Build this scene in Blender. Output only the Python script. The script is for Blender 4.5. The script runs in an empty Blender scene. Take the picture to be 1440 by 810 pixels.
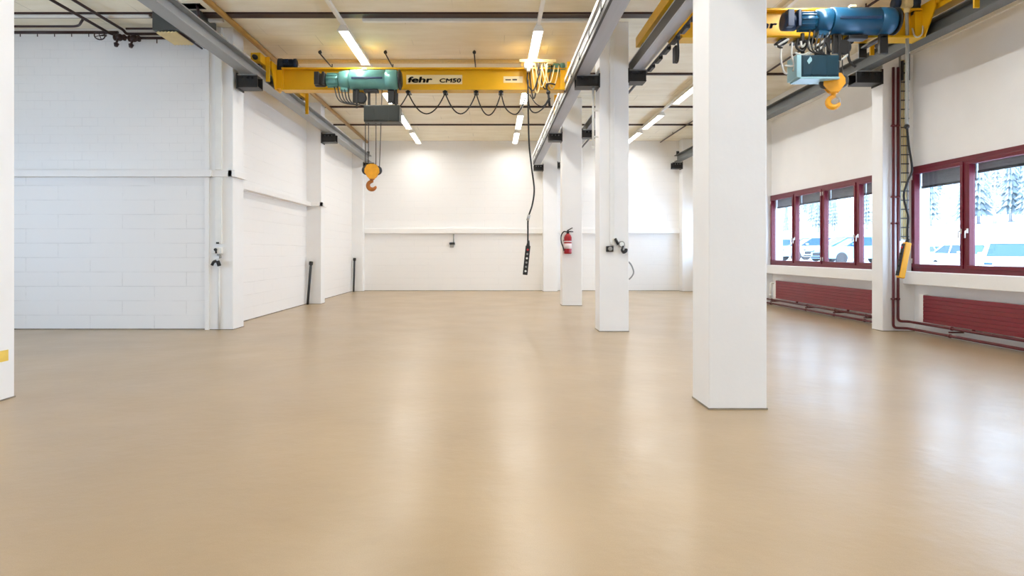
import bpy, bmesh, math, random
from mathutils import Vector, Matrix, Quaternion
random.seed(7)
SC = bpy.context.scene
COL = SC.collection
PI = math.pi

# ------------------------------------------------------------------ camera frame
F, CX, CY, EYE = 900.0, 692.0, 355.0, 1.5
def at(px, py, d):
    """point at depth d (metres in front of the camera) seen at photo pixel px, py"""
    return Vector(((px - CX) * d / F, d, EYE - (py - CY) * d / F))

# ------------------------------------------------------------------ colours and materials
def lin(c):
    return c / 12.92 if c <= 0.04045 else ((c + 0.055) / 1.055) ** 2.4
def rgb(r, g, b):
    return (lin(r / 255), lin(g / 255), lin(b / 255), 1)

def new_mat(name):
    m = bpy.data.materials.new(name); m.use_nodes = True
    nt = m.node_tree; nt.nodes.clear()
    out = nt.nodes.new('ShaderNodeOutputMaterial')
    p = nt.nodes.new('ShaderNodeBsdfPrincipled')
    nt.links.new(p.outputs[0], out.inputs[0])
    return m, nt, p, out

def mat(name, col, rough=0.5, metal=0.0, var=0.06, scale=6.0, bump=0.0, bscale=40.0, spec=0.5, stretch=None):
    m, nt, p, out = new_mat(name)
    N, L = nt.nodes, nt.links
    tc = N.new('ShaderNodeTexCoord')
    vec = tc.outputs['Object']
    if stretch:
        mp = N.new('ShaderNodeMapping'); mp.inputs['Scale'].default_value = stretch
        L.new(vec, mp.inputs[0]); vec = mp.outputs[0]
    no = N.new('ShaderNodeTexNoise'); no.inputs['Scale'].default_value = scale
    no.inputs['Detail'].default_value = 4
    L.new(vec, no.inputs['Vector'])
    ra = N.new('ShaderNodeValToRGB')
    lo = [max(0, c * (1 - var)) for c in col[:3]] + [1]
    hi = [min(1, c * (1 + var)) for c in col[:3]] + [1]
    ra.color_ramp.elements[0].position = 0.3; ra.color_ramp.elements[0].color = lo
    ra.color_ramp.elements[1].position = 0.7; ra.color_ramp.elements[1].color = hi
    L.new(no.outputs[0], ra.inputs[0]); L.new(ra.outputs[0], p.inputs['Base Color'])
    p.inputs['Roughness'].default_value = rough
    p.inputs['Metallic'].default_value = metal
    p.inputs['Specular IOR Level'].default_value = spec
    if bump:
        nb = N.new('ShaderNodeTexNoise'); nb.inputs['Scale'].default_value = bscale; nb.inputs['Detail'].default_value = 3
        L.new(vec, nb.inputs['Vector'])
        bp = N.new('ShaderNodeBump'); bp.inputs['Strength'].default_value = bump; bp.inputs['Distance'].default_value = 0.01
        L.new(nb.outputs[0], bp.inputs['Height']); L.new(bp.outputs[0], p.inputs['Normal'])
    return m

def brick_mat(name, col, axis, course, length, strength=0.5, mortar=0.012, mscale=0.6, dark=0.86):
    """painted masonry: axis 'x' when the wall runs along X, 'y' when along Y"""
    m, nt, p, out = new_mat(name)
    N, L = nt.nodes, nt.links
    tc = N.new('ShaderNodeTexCoord')
    sx = N.new('ShaderNodeSeparateXYZ'); L.new(tc.outputs['Object'], sx.inputs[0])
    cx = N.new('ShaderNodeCombineXYZ')
    L.new(sx.outputs['X' if axis == 'x' else 'Y'], cx.inputs[0]); L.new(sx.outputs['Z'], cx.inputs[1])
    br = N.new('ShaderNodeTexBrick')
    br.inputs['Scale'].default_value = 1.0
    br.inputs['Brick Width'].default_value = length
    br.inputs['Row Height'].default_value = course
    br.inputs['Mortar Size'].default_value = mortar
    br.inputs['Mortar Smooth'].default_value = 0.3
    L.new(cx.outputs[0], br.inputs['Vector'])
    no = N.new('ShaderNodeTexNoise'); no.inputs['Scale'].default_value = mscale; no.inputs['Detail'].default_value = 5
    no.inputs['Roughness'].default_value = 0.75
    mp = N.new('ShaderNodeMapping'); mp.inputs['Scale'].default_value = (1, 1, 6)
    if axis == 'y': mp.inputs['Scale'].default_value = (1, 1, 6)
    L.new(tc.outputs['Object'], mp.inputs[0]); L.new(mp.outputs[0], no.inputs['Vector'])
    ra = N.new('ShaderNodeValToRGB')
    ra.color_ramp.elements[0].position = 0.44; ra.color_ramp.elements[0].color = (0.12, 0.12, 0.12, 1)
    ra.color_ramp.elements[1].position = 0.60; ra.color_ramp.elements[1].color = (1, 1, 1, 1)
    L.new(no.outputs[0], ra.inputs[0])
    mu = N.new('ShaderNodeMath'); mu.operation = 'MULTIPLY'
    L.new(br.outputs['Fac'], mu.inputs[0]); L.new(ra.outputs[0], mu.inputs[1])
    mx = N.new('ShaderNodeMix'); mx.data_type = 'RGBA'
    mx.inputs[6].default_value = col
    mx.inputs[7].default_value = [c * dark for c in col[:3]] + [1]
    L.new(mu.outputs[0], mx.inputs[0]); L.new(mx.outputs[2], p.inputs['Base Color'])
    n2 = N.new('ShaderNodeTexNoise'); n2.inputs['Scale'].default_value = 25; n2.inputs['Detail'].default_value = 3
    L.new(tc.outputs['Object'], n2.inputs['Vector'])
    hs = N.new('ShaderNodeMath'); hs.operation = 'MULTIPLY_ADD'
    L.new(n2.outputs[0], hs.inputs[0]); hs.inputs[1].default_value = 0.12
    ng = N.new('ShaderNodeMath'); ng.operation = 'MULTIPLY'; ng.inputs[1].default_value = -1
    L.new(mu.outputs[0], ng.inputs[0]); L.new(ng.outputs[0], hs.inputs[2])
    bp = N.new('ShaderNodeBump'); bp.inputs['Strength'].default_value = strength; bp.inputs['Distance'].default_value = 0.012
    L.new(hs.outputs[0], bp.inputs['Height']); L.new(bp.outputs[0], p.inputs['Normal'])
    p.inputs['Roughness'].default_value = 0.55
    return m

def emis(name, col, strength):
    m = bpy.data.materials.new(name); m.use_nodes = True
    nt = m.node_tree; nt.nodes.clear()
    out = nt.nodes.new('ShaderNodeOutputMaterial'); e = nt.nodes.new('ShaderNodeEmission')
    e.inputs[0].default_value = col; e.inputs[1].default_value = strength
    nt.links.new(e.outputs[0], out.inputs[0])
    return m

def floor_mat():
    m, nt, p, out = new_mat('epoxy_floor')
    N, L = nt.nodes, nt.links
    tc = N.new('ShaderNodeTexCoord')
    n1 = N.new('ShaderNodeTexNoise'); n1.inputs['Scale'].default_value = 0.55; n1.inputs['Detail'].default_value = 6
    n1.inputs['Roughness'].default_value = 0.6
    L.new(tc.outputs['Object'], n1.inputs['Vector'])
    r1 = N.new('ShaderNodeValToRGB')
    r1.color_ramp.elements[0].position = 0.32; r1.color_ramp.elements[0].color = FLOOR_A
    r1.color_ramp.elements[1].position = 0.68; r1.color_ramp.elements[1].color = FLOOR_B
    L.new(n1.outputs[0], r1.inputs[0])
    n2 = N.new('ShaderNodeTexNoise'); n2.inputs['Scale'].default_value = 180; n2.inputs['Detail'].default_value = 2
    L.new(tc.outputs['Object'], n2.inputs['Vector'])
    mr = N.new('ShaderNodeMapRange'); mr.inputs[1].default_value = 0.3; mr.inputs[2].default_value = 0.7
    mr.inputs[3].default_value = 0.93; mr.inputs[4].default_value = 1.07
    L.new(n2.outputs[0], mr.inputs[0])
    mx = N.new('ShaderNodeMix'); mx.data_type = 'RGBA'; mx.blend_type = 'MULTIPLY'; mx.inputs[0].default_value = 1
    L.new(r1.outputs[0], mx.inputs[6]); L.new(mr.outputs[0], mx.inputs[7])
    L.new(mx.outputs[2], p.inputs['Base Color'])
    n3 = N.new('ShaderNodeTexNoise'); n3.inputs['Scale'].default_value = 1.3; n3.inputs['Detail'].default_value = 4
    L.new(tc.outputs['Object'], n3.inputs['Vector'])
    rr = N.new('ShaderNodeMapRange'); rr.inputs[1].default_value = 0.3; rr.inputs[2].default_value = 0.7
    rr.inputs[3].default_value = 0.285; rr.inputs[4].default_value = 0.35
    L.new(n3.outputs[0], rr.inputs[0]); L.new(rr.outputs[0], p.inputs['Roughness'])
    n4 = N.new('ShaderNodeTexNoise'); n4.inputs['Scale'].default_value = 5.0; n4.inputs['Detail'].default_value = 3
    L.new(tc.outputs['Object'], n4.inputs['Vector'])
    b1 = N.new('ShaderNodeBump'); b1.inputs['Strength'].default_value = 0.2; b1.inputs['Distance'].default_value = 0.02
    L.new(n4.outputs[0], b1.inputs['Height'])
    n5 = N.new('ShaderNodeTexNoise'); n5.inputs['Scale'].default_value = 95; n5.inputs['Detail'].default_value = 2
    L.new(tc.outputs['Object'], n5.inputs['Vector'])
    b2 = N.new('ShaderNodeBump'); b2.inputs['Strength'].default_value = 0.05; b2.inputs['Distance'].default_value = 0.004
    L.new(n5.outputs[0], b2.inputs['Height']); L.new(b1.outputs[0], b2.inputs['Normal'])
    L.new(b2.outputs[0], p.inputs['Normal'])
    p.inputs['Specular IOR Level'].default_value = 0.85
    return m

def ceiling_mat():
    m, nt, p, out = new_mat('ceiling_concrete')
    N, L = nt.nodes, nt.links
    tc = N.new('ShaderNodeTexCoord')
    br = N.new('ShaderNodeTexBrick'); br.offset = 0.5
    br.inputs['Scale'].default_value = 1; br.inputs['Brick Width'].default_value = 1.9; br.inputs['Row Height'].default_value = 0.62
    br.inputs['Mortar Size'].default_value = 0.008; br.inputs['Mortar Smooth'].default_value = 0.2
    L.new(tc.outputs['Object'], br.inputs['Vector'])
    mp = N.new('ShaderNodeMapping'); mp.inputs['Scale'].default_value = (0.45, 1.6, 1)
    L.new(tc.outputs['Object'], mp.inputs[0])
    n1 = N.new('ShaderNodeTexNoise'); n1.inputs['Scale'].default_value = 1.4; n1.inputs['Detail'].default_value = 7
    n1.inputs['Roughness'].default_value = 0.65
    L.new(mp.outputs[0], n1.inputs['Vector'])
    r1 = N.new('ShaderNodeValToRGB')
    r1.color_ramp.elements[0].position = 0.3; r1.color_ramp.elements[0].color = CEIL_A
    r1.color_ramp.elements[1].position = 0.7; r1.color_ramp.elements[1].color = CEIL_B
    L.new(n1.outputs[0], r1.inputs[0])
    n3 = N.new('ShaderNodeTexNoise'); n3.inputs['Scale'].default_value = 0.5; n3.inputs['Detail'].default_value = 2
    L.new(tc.outputs['Object'], n3.inputs['Vector'])
    r3 = N.new('ShaderNodeValToRGB')
    r3.color_ramp.elements[0].position = 0.47; r3.color_ramp.elements[0].color = (0, 0, 0, 1)
    r3.color_ramp.elements[1].position = 0.6; r3.color_ramp.elements[1].color = (0.55, 0.55, 0.55, 1)
    L.new(n3.outputs[0], r3.inputs[0])
    mu = N.new('ShaderNodeMath'); mu.operation = 'MULTIPLY'
    L.new(br.outputs['Fac'], mu.inputs[0]); L.new(r3.outputs[0], mu.inputs[1])
    mx = N.new('ShaderNodeMix'); mx.data_type = 'RGBA'
    L.new(mu.outputs[0], mx.inputs[0]); L.new(r1.outputs[0], mx.inputs[6]); mx.inputs[7].default_value = [c * 0.55 for c in CEIL_A[:3]] + [1]
    L.new(mx.outputs[2], p.inputs['Base Color'])
    n2 = N.new('ShaderNodeTexNoise'); n2.inputs['Scale'].default_value = 14; n2.inputs['Detail'].default_value = 4
    L.new(mp.outputs[0], n2.inputs['Vector'])
    bp = N.new('ShaderNodeBump'); bp.inputs['Strength'].default_value = 0.25; bp.inputs['Distance'].default_value = 0.01
    L.new(n2.outputs[0], bp.inputs['Height']); L.new(bp.outputs[0], p.inputs['Normal'])
    p.inputs['Roughness'].default_value = 0.75
    return m

def glass_mat():
    m = bpy.data.materials.new('window_glass'); m.use_nodes = True
    nt = m.node_tree; nt.nodes.clear(); N, L = nt.nodes, nt.links
    out = N.new('ShaderNodeOutputMaterial')
    t = N.new('ShaderNodeBsdfTransparent'); t.inputs[0].default_value = (0.93, 0.96, 0.97, 1)
    g = N.new('ShaderNodeBsdfGlossy'); g.inputs['Roughness'].default_value = 0.02
    lw = N.new('ShaderNodeLayerWeight'); lw.inputs['Blend'].default_value = 0.5
    pw = N.new('ShaderNodeMath'); pw.operation = 'POWER'; pw.inputs[1].default_value = 4
    L.new(lw.outputs['Facing'], pw.inputs[0])
    ma = N.new('ShaderNodeMath'); ma.operation = 'MULTIPLY_ADD'; ma.inputs[1].default_value = 0.4; ma.inputs[2].default_value = 0.025
    L.new(pw.outputs[0], ma.inputs[0])
    mx = N.new('ShaderNodeMixShader')
    L.new(ma.outputs[0], mx.inputs[0]); L.new(t.outputs[0], mx.inputs[1]); L.new(g.outputs[0], mx.inputs[2])
    L.new(mx.outputs[0], out.inputs[0])
    return m

FLOOR_A = rgb(162, 139, 106); FLOOR_B = rgb(175, 151, 116)
CEIL_A = rgb(234, 224, 198); CEIL_B = rgb(249, 242, 222)
LAMP_COL = (1.0, 0.985, 0.95, 1); LAMP_STR = 21.0; LAMP_W = 34.0
SKY_STR = 6.4; SUN_STR = 15.0

WHITE = rgb(243, 242, 240)
M = {
 'floor': floor_mat(), 'ceiling': ceiling_mat(), 'glass': glass_mat(),
 'paint': mat('white_wall_paint', WHITE, 0.55, var=0.015, scale=2.0, bump=0.12, bscale=30),
 'column': mat('white_column_paint', rgb(242, 242, 241), 0.5, var=0.02, scale=1.6, bump=0.10, bscale=26),
 'brick_upper': brick_mat('painted_brick', WHITE, 'x', 0.165, 0.31, 0.22, 0.006, 0.5, 0.90),
 'block_return': brick_mat('painted_block', WHITE, 'x', 0.28, 1.25, 0.45, 0.008, 0.45, 0.84),
 'block_back': brick_mat('painted_block_back', WHITE, 'x', 0.25, 1.1, 0.35, 0.008, 0.4, 0.92),
 'block_left': brick_mat('painted_block_left', WHITE, 'y', 0.28, 1.25, 0.4, 0.008, 0.35, 0.92),
 'joint': mat('dirty_floor_joint', rgb(140, 130, 115), 0.8, var=0.45, scale=3.0),
 'rail_grey': mat('grey_steel_paint', rgb(150, 152, 152), 0.42, 0.25, var=0.05, scale=3, stretch=(4, 0.3, 4)),
 'rail_dark': mat('charcoal_steel_paint', rgb(58, 60, 64), 0.45, 0.2, var=0.08, scale=3),
 'rail_char': mat('dark_grey_beam_paint', rgb(92, 94, 93), 0.45, 0.15, var=0.08, scale=3),
 'hook_bronze': mat('worn_hook_paint', rgb(176, 104, 34), 0.45, 0.2, var=0.15, scale=12),
 'rail_lav': mat('pale_grey_steel_paint', rgb(172, 174, 180), 0.45, 0.1, var=0.05, scale=3, stretch=(4, 0.3, 4)),
 'black': mat('black_paint', rgb(30, 30, 31), 0.45, var=0.12, scale=9),
 'rubber': mat('black_rubber', rgb(24, 24, 25), 0.6, var=0.1, scale=12),
 'steel': mat('bare_steel', rgb(185, 185, 185), 0.3, 0.9, var=0.06, scale=8),
 'rope': mat('wire_rope_steel', rgb(88, 86, 82), 0.5, 0.5, var=0.15, scale=60),
 'yellow': mat('crane_yellow_paint', rgb(222, 172, 12), 0.38, var=0.05, scale=2.5),
 'hook_yellow': mat('hook_yellow_paint', rgb(232, 162, 28), 0.38, var=0.1, scale=9),
 'teal': mat('teal_hammer_paint_warm_lit', rgb(104, 158, 150), 0.32, 0.15, var=0.08, scale=5),  # warm lamp light put into the hoist colour, paler and greener
 'teal_daylit': mat('teal_paint_daylit', rgb(20, 76, 110), 0.32, 0.1, var=0.08, scale=5),  # same hoist paint, blued and darkened as the daylit right bay shows it
 'motor_blue': mat('motor_blue_paint', rgb(28, 48, 78), 0.4, 0.1, var=0.1, scale=5),
 'box_dark': mat('dark_green_grey_enamel', rgb(38, 44, 39), 0.4, var=0.08, scale=6),
 'box_teal': mat('dark_teal_enamel', rgb(22, 56, 72), 0.35, var=0.08, scale=6),
 'box_edge': mat('pale_teal_edge', rgb(150, 190, 200), 0.35, var=0.05, scale=6),
 'plate': mat('cream_nameplate', rgb(236, 222, 176), 0.5, var=0.02, scale=6),
 'ink': mat('black_lettering', rgb(16, 15, 14), 0.5, var=0.1, scale=30),
 'white_plastic': mat('white_plastic', rgb(238, 238, 234), 0.4, var=0.02, scale=8),
 'grey_plastic': mat('grey_plastic', rgb(150, 150, 146), 0.45, var=0.05, scale=8),
 'cream_cable': mat('cream_cable', rgb(220, 200, 146), 0.5, var=0.06, scale=20),
 'grey_cable': mat('pale_grey_cable', rgb(206, 206, 200), 0.5, var=0.05, scale=20),
 'trunking': mat('white_cable_trunking', rgb(240, 237, 230), 0.42, var=0.03, scale=5),
 'tan_pipe': mat('ochre_ceiling_pipe', rgb(176, 134, 66), 0.4, 0.2, var=0.08, scale=4),
 'maroon_pipe': mat('maroon_pipe_paint', rgb(94, 28, 34), 0.4, var=0.12, scale=6),
 'black_pipe': mat('dark_brown_pipe_paint', rgb(50, 26, 24), 0.42, var=0.1, scale=6),
 'window_red': mat('dark_red_window_paint', rgb(104, 10, 33), 0.38, var=0.07, scale=4),
 'radiator_red': mat('red_radiator_enamel', rgb(122, 24, 40), 0.36, var=0.05, scale=3),
 'ext_red': mat('extinguisher_red', rgb(160, 12, 26), 0.28, var=0.04, scale=6),
 'label_white': mat('white_sticker', rgb(236, 222, 222), 0.5, var=0.08, scale=50),
 'tape': mat('yellow_tape', rgb(240, 206, 96), 0.45, var=0.04, scale=10),
 'heater': mat('dark_grey_sheet_metal', rgb(78, 82, 82), 0.45, 0.2, var=0.06, scale=4),
 'louvre': mat('cream_louvre_enamel', rgb(236, 220, 170), 0.4, var=0.04, scale=5),
 'pend_yellow': mat('pendant_yellow_plastic', rgb(246, 178, 36), 0.4, var=0.05, scale=9),
 'btn_red': mat('red_button', rgb(190, 40, 40), 0.4),
 'housing': mat('lamp_housing_white', rgb(236, 234, 226), 0.4, var=0.02, scale=4),
 'lamp': emis('lamp_tube_light', LAMP_COL, LAMP_STR),
 'shutter': mat('grey_shutter_slats', rgb(150, 152, 156), 0.5, var=0.06, scale=6),
 'ground': mat('pale_blued_ground', rgb(212, 222, 236), 0.8, var=0.08, scale=0.6),  # blue tint puts cool daylight into the ground and its reflections
 'meadow': mat('overexposed_meadow', rgb(196, 202, 198), 0.9, var=0.12, scale=0.15),  # meadow colour paled to an overexposed look
 'conifer': mat('washed_out_conifer_needles', rgb(122, 134, 138), 0.9, var=0.25, scale=1.2),  # needle colour paled to look washed out by daylight
 'bark': mat('grey_bark', rgb(150, 146, 146), 0.9, var=0.2, scale=4),
 'car_white': mat('white_car_paint', rgb(226, 230, 232), 0.25, 0.1, var=0.01),
 'car_blue': mat('blue_car_paint', rgb(120, 170, 210), 0.25, 0.2, var=0.02),
 'car_silver': mat('silver_car_paint', rgb(180, 188, 196), 0.25, 0.5, var=0.02),
 'car_glass': mat('blue_car_glass', rgb(22, 62, 112), 0.08, 0.0, var=0.05),
 'tyre': mat('car_tyre_rubber', rgb(34, 36, 40), 0.8),
}

# ------------------------------------------------------------------ mesh helpers
def origin(o):
    v = Vector((0, 0, 0))
    while o is not None:
        v += o.location; o = o.parent
    return v

class MB:
    def __init__(self): self.bm = bmesh.new(); self.mi = 0
    def _tag(self, faces, smooth=False):
        for f in faces: f.material_index = self.mi; f.smooth = smooth
    def box(self, x0, x1, y0, y1, z0, z1, bev=0.0):
        r = bmesh.ops.create_cube(self.bm, size=1)
        vs = r['verts']
        for v in vs:
            v.co = Vector(((x0 + x1) / 2 + v.co.x * (x1 - x0), (y0 + y1) / 2 + v.co.y * (y1 - y0), (z0 + z1) / 2 + v.co.z * (z1 - z0)))
        fs = list({f for v in vs for f in v.link_faces})
        self._tag(fs)
        if bev:
            es = list({e for v in vs for e in v.link_edges})
            r = bmesh.ops.bevel(self.bm, geom=es, offset=bev, segments=2, affect='EDGES', profile=0.5)
            self._tag(r['faces'])
        return self
    def obox(self, c, u, v, w, bev=0.0):
        """box centred at c with half-extent vectors u, v, w"""
        r = bmesh.ops.create_cube(self.bm, size=2)
        vs = r['verts']
        for q in vs: q.co = Vector(c) + q.co.x * Vector(u) + q.co.y * Vector(v) + q.co.z * Vector(w)
        self._tag(list({f for q in vs for f in q.link_faces}))
        if bev:
            es = list({e for q in vs for e in q.link_edges})
            r = bmesh.ops.bevel(self.bm, geom=es, offset=bev, segments=2, affect='EDGES', profile=0.5)
            self._tag(r['faces'])
        return self
    def sweep(self, pts, rad, seg=10, closed=False, smooth=True):
        pts = [Vector(p) for p in pts]; n = len(pts)
        rs = rad if isinstance(rad, (list, tuple)) else [rad] * n
        tan = []
        for i in range(n):
            a = pts[i - 1] if (i > 0 or closed) else pts[i]
            b = pts[(i + 1) % n] if (i < n - 1 or closed) else pts[i]
            tan.append((b - a).normalized())
        ref = Vector((0, 0, 1)) if abs(tan[0].z) < 0.9 else Vector((1, 0, 0))
        nrm = (ref - tan[0] * ref.dot(tan[0])).normalized()
        rings = []
        for i in range(n):
            if i: 
                q = tan[i - 1].rotation_difference(tan[i]); nrm = q @ nrm
                nrm = (nrm - tan[i] * nrm.dot(tan[i])).normalized()
            bn = tan[i].cross(nrm)
            rings.append([self.bm.verts.new(pts[i] + (nrm * math.cos(2 * PI * k / seg) + bn * math.sin(2 * PI * k / seg)) * rs[i]) for k in range(seg)])
        fs = []
        for i in range(n if closed else n - 1):
            a, b = rings[i], rings[(i + 1) % n]
            for k in range(seg):
                fs.append(self.bm.faces.new((a[k], a[(k + 1) % seg], b[(k + 1) % seg], b[k])))
        self._tag(fs, smooth)
        if not closed:
            self._tag([self.bm.faces.new(rings[0][::-1]), self.bm.faces.new(rings[-1])])
        return self
    def lathe(self, c, axis, prof, seg=24, smooth=True):
        """prof: list of (distance along axis, radius)"""
        ax = Vector(axis).normalized()
        ref = Vector((0, 0, 1)) if abs(ax.z) < 0.9 else Vector((1, 0, 0))
        u = (ref - ax * ref.dot(ax)).normalized(); w = ax.cross(u)
        rings = [[self.bm.verts.new(Vector(c) + ax * t + (u * math.cos(2 * PI * k / seg) + w * math.sin(2 * PI * k / seg)) * r) for k in range(seg)] for t, r in prof]
        fs = []
        for a, b in zip(rings, rings[1:]):
            for k in range(seg): fs.append(self.bm.faces.new((a[k], a[(k + 1) % seg], b[(k + 1) % seg], b[k])))
        self._tag(fs, smooth)
        self._tag([self.bm.faces.new(rings[0][::-1]), self.bm.faces.new(rings[-1])])
        for a, b in zip(prof, prof[1:]):
            pass
        return self
    def prism(self, poly, d0, d1):
        """poly: list of 3D points; extruded from +d0 to +d1 (vectors)"""
        a = [self.bm.verts.new(Vector(p) + Vector(d0)) for p in poly]
        b = [self.bm.verts.new(Vector(p) + Vector(d1)) for p in poly]
        fs = [self.bm.faces.new(a[::-1]), self.bm.faces.new(b)]
        n = len(poly)
        for k in range(n): fs.append(self.bm.faces.new((a[k], a[(k + 1) % n], b[(k + 1) % n], b[k])))
        self._tag(fs)
        return self
    def ball(self, c, r, seg=12, sc=(1, 1, 1)):
        q = bmesh.ops.create_uvsphere(self.bm, u_segments=seg, v_segments=max(6, seg // 2 + 2), radius=r)
        for v in q['verts']: v.co = Vector((v.co.x * sc[0], v.co.y * sc[1], v.co.z * sc[2])) + Vector(c)
        self._tag(list({f for v in q['verts'] for f in v.link_faces}), True)
        return self
    def build_each(self, name, mats, parent, label=None):
        """one object per loose piece"""
        todo = set(self.bm.verts); out = []
        while todo:
            st = [todo.pop()]; isl = {st[0]}
            while st:
                v = st.pop()
                for e in v.link_edges:
                    w = e.other_vert(v)
                    if w not in isl: isl.add(w); todo.discard(w); st.append(w)
            q = MB(); mp = {v: q.bm.verts.new(v.co) for v in isl}
            for f in {f for v in isl for f in v.link_faces}:
                nf = q.bm.faces.new([mp[v] for v in f.verts]); nf.smooth = f.smooth; nf.material_index = f.material_index
            out.append(q.build(name, mats, parent, label))
        self.bm.free()
        return out
    def build(self, name, mats, parent=None, label=None):
        bmesh.ops.recalc_face_normals(self.bm, faces=self.bm.faces[:])
        if parent is not None:
            off = origin(parent)
        else:
            xs = [v.co for v in self.bm.verts]
            lo = Vector([min(v[i] for v in xs) for i in range(3)]); hi = Vector([max(v[i] for v in xs) for i in range(3)])
            off = Vector(((lo.x + hi.x) / 2, (lo.y + hi.y) / 2, lo.z))
        for v in self.bm.verts: v.co -= off
        me = bpy.data.meshes.new(name); self.bm.to_mesh(me); self.bm.free()
        for m in (mats if isinstance(mats, (list, tuple)) else [mats]): me.materials.append(m)
        o = bpy.data.objects.new(name, me); COL.objects.link(o)
        if parent is not None: o.parent = parent
        else: o.location = off
        if label: o['label'] = label
        return o

def tag(o, label, cat, group=None, kind=None):
    o['label'] = label; o['category'] = cat
    if group: o['group'] = group
    if kind: o['kind'] = kind
    return o
def thing(name, loc, label, cat, group=None, kind=None):
    o = bpy.data.objects.new(name, None); COL.objects.link(o)
    o.empty_display_size = 0.1; o.location = loc
    return tag(o, label, cat, group, kind)
def struct(o, label=None, cat=None):
    o['kind'] = 'structure'
    if label: o['label'] = label
    if cat: o['category'] = cat
    return o
def kids(o): return [c for c in bpy.data.objects if c.parent == o]
def dup(o, delta, label=None, parent=None):
    c = o.copy(); COL.objects.link(c)
    if parent is not None: c.parent = parent
    else: c.location = o.location + Vector(delta)
    for ch in list(kids(o)): dup(ch, (0, 0, 0), None, c)
    if label: c['label'] = label
    return c

def smooth_path(pts, n=8):
    """Catmull-Rom through pts"""
    pts = [Vector(p) for p in pts]
    P = [pts[0] * 2 - pts[1]] + pts + [pts[-1] * 2 - pts[-2]]
    out = []
    for i in range(1, len(P) - 2):
        a, b, c, d = P[i - 1:i + 3]
        for k in range(n):
            t = k / n
            out.append(0.5 * ((2 * b) + (c - a) * t + (2 * a - 5 * b + 4 * c - d) * t * t + (3 * b - a - 3 * c + d) * t ** 3))
    out.append(pts[-1])
    return out
def elbow(pts, r=0.06, n=5):
    """polyline with rounded corners"""
    pts = [Vector(p) for p in pts]; out = [pts[0]]
    for a, b, c in zip(pts, pts[1:], pts[2:]):
        u = (a - b).normalized(); w = (c - b).normalized()
        q = min(r, (a - b).length * 0.45, (c - b).length * 0.45)
        p0, p1 = b + u * q, b + w * q
        for k in range(n + 1):
            t = k / n; out.append(p0 * (1 - t) ** 2 + b * 2 * t * (1 - t) + p1 * t * t)
    out.append(pts[-1])
    return out
def sag(a, b, drop, n=14):
    a, b = Vector(a), Vector(b)
    return [a.lerp(b, k / n) - Vector((0, 0, drop * 4 * (k / n) * (1 - k / n))) for k in range(n + 1)]

def text_mesh(name, body, size, loc, mat_, parent, bold=0.0, shear=0.0, sx=1.0, depth=0.004):
    """lettering standing upright and facing the viewer (-Y)"""
    cu = bpy.data.curves.new(name, 'FONT'); cu.body = body; cu.size = size
    cu.extrude = depth; cu.shear = shear
    tmp = bpy.data.objects.new(name + '_tmp', cu); COL.objects.link(tmp)
    dg = bpy.context.evaluated_depsgraph_get()
    me = bpy.data.meshes.new_from_object(tmp.evaluated_get(dg))
    bpy.data.objects.remove(tmp); bpy.data.curves.remove(cu)
    b2 = bmesh.new()
    for dx, dz in [(0, 0)] + ([(bold, 0), (-bold, 0), (0, bold), (0, -bold)] if bold else []):
        n0 = len(b2.verts); b2.from_mesh(me); b2.verts.ensure_lookup_table()
        for v in b2.verts[n0:]: v.co.x += dx; v.co.y += dz
    b2.to_mesh(me); b2.free()
    off = origin(parent)
    for v in me.vertices:
        x, y, z = v.co
        v.co = Vector((x * sx, -z, y)) + Vector(loc) - off
    me.materials.clear(); me.materials.append(mat_)
    o = bpy.data.objects.new(name, me); COL.objects.link(o); o.parent = parent
    return o

# ------------------------------------------------------------------ the room
ZC = 5.86                     # underside of the ceiling
YB, YF = 25.0, -8.0           # back wall, wall behind the camera
XL, XR = -5.39, 8.0           # left and right wall faces
XLL = -11.5                   # outer left wall of the side bay

fl = MB().box(XLL - 0.3, 8.5, YF - 0.3, YB + 0.3, -0.2, 0.0).build('floor', M['floor'])
struct(fl, 'glossy beige epoxy floor of the empty workshop', 'floor')

joints = [-8.3, -4.0, -0.2, 3.8, 7.8, 11.715, 15.57, 19.08, 21.75, 25.3]
gap = [0.05, .05, .05, .05, .05, .21, .08, .075, .075, .05]
c = MB()
for i in range(len(joints) - 1):
    c.box(XLL - 0.3, 8.5, joints[i] + gap[i] / 2, joints[i + 1] - gap[i + 1] / 2, ZC, ZC + 0.16)
c.mi = 1
for k, (jy, dn) in enumerate(zip(joints[1:-1], [.03, .03, .03, .03, .035, .045, .045, .045])): c.box(XLL - 0.3, 8.5, jy - gap[k + 1] / 2, jy + gap[k + 1] / 2, ZC - dn, ZC + 0.17)
c.box(XLL - 0.3, 8.5, YF - 0.3, YB + 0.3, ZC + 0.16, ZC + 0.4)
struct(c.build('ceiling', [M['ceiling'], M['black_pipe']]), 'beige concrete plank ceiling with dark cross joints', 'ceiling')

struct(MB().box(XL - 0.3, 8.4, YB, YB + 0.3, 0, ZC + 0.1).build('wall_back', M['block_back']), 'white painted block wall at the far end of the hall', 'wall')
struct(MB().box(XL - 0.3, XL, 12.7, YB, 0, ZC + 0.1).build('wall_left', M['block_left']), 'white block wall between left wall pilasters', 'wall')
# side bay wall that faces the camera: larger blocks below, smaller bricks above
w = MB().box(XLL, -5.40, 12.46, 12.7, 0, 3.0)
w.mi = 1
w.box(XLL, -5.40, 12.46, 12.7, 3.0, ZC + 0.1)
struct(w.build('wall_left_return', [M['block_return'], M['brick_upper']]), 'white painted brick wall facing the camera in the left side bay', 'wall')
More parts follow.
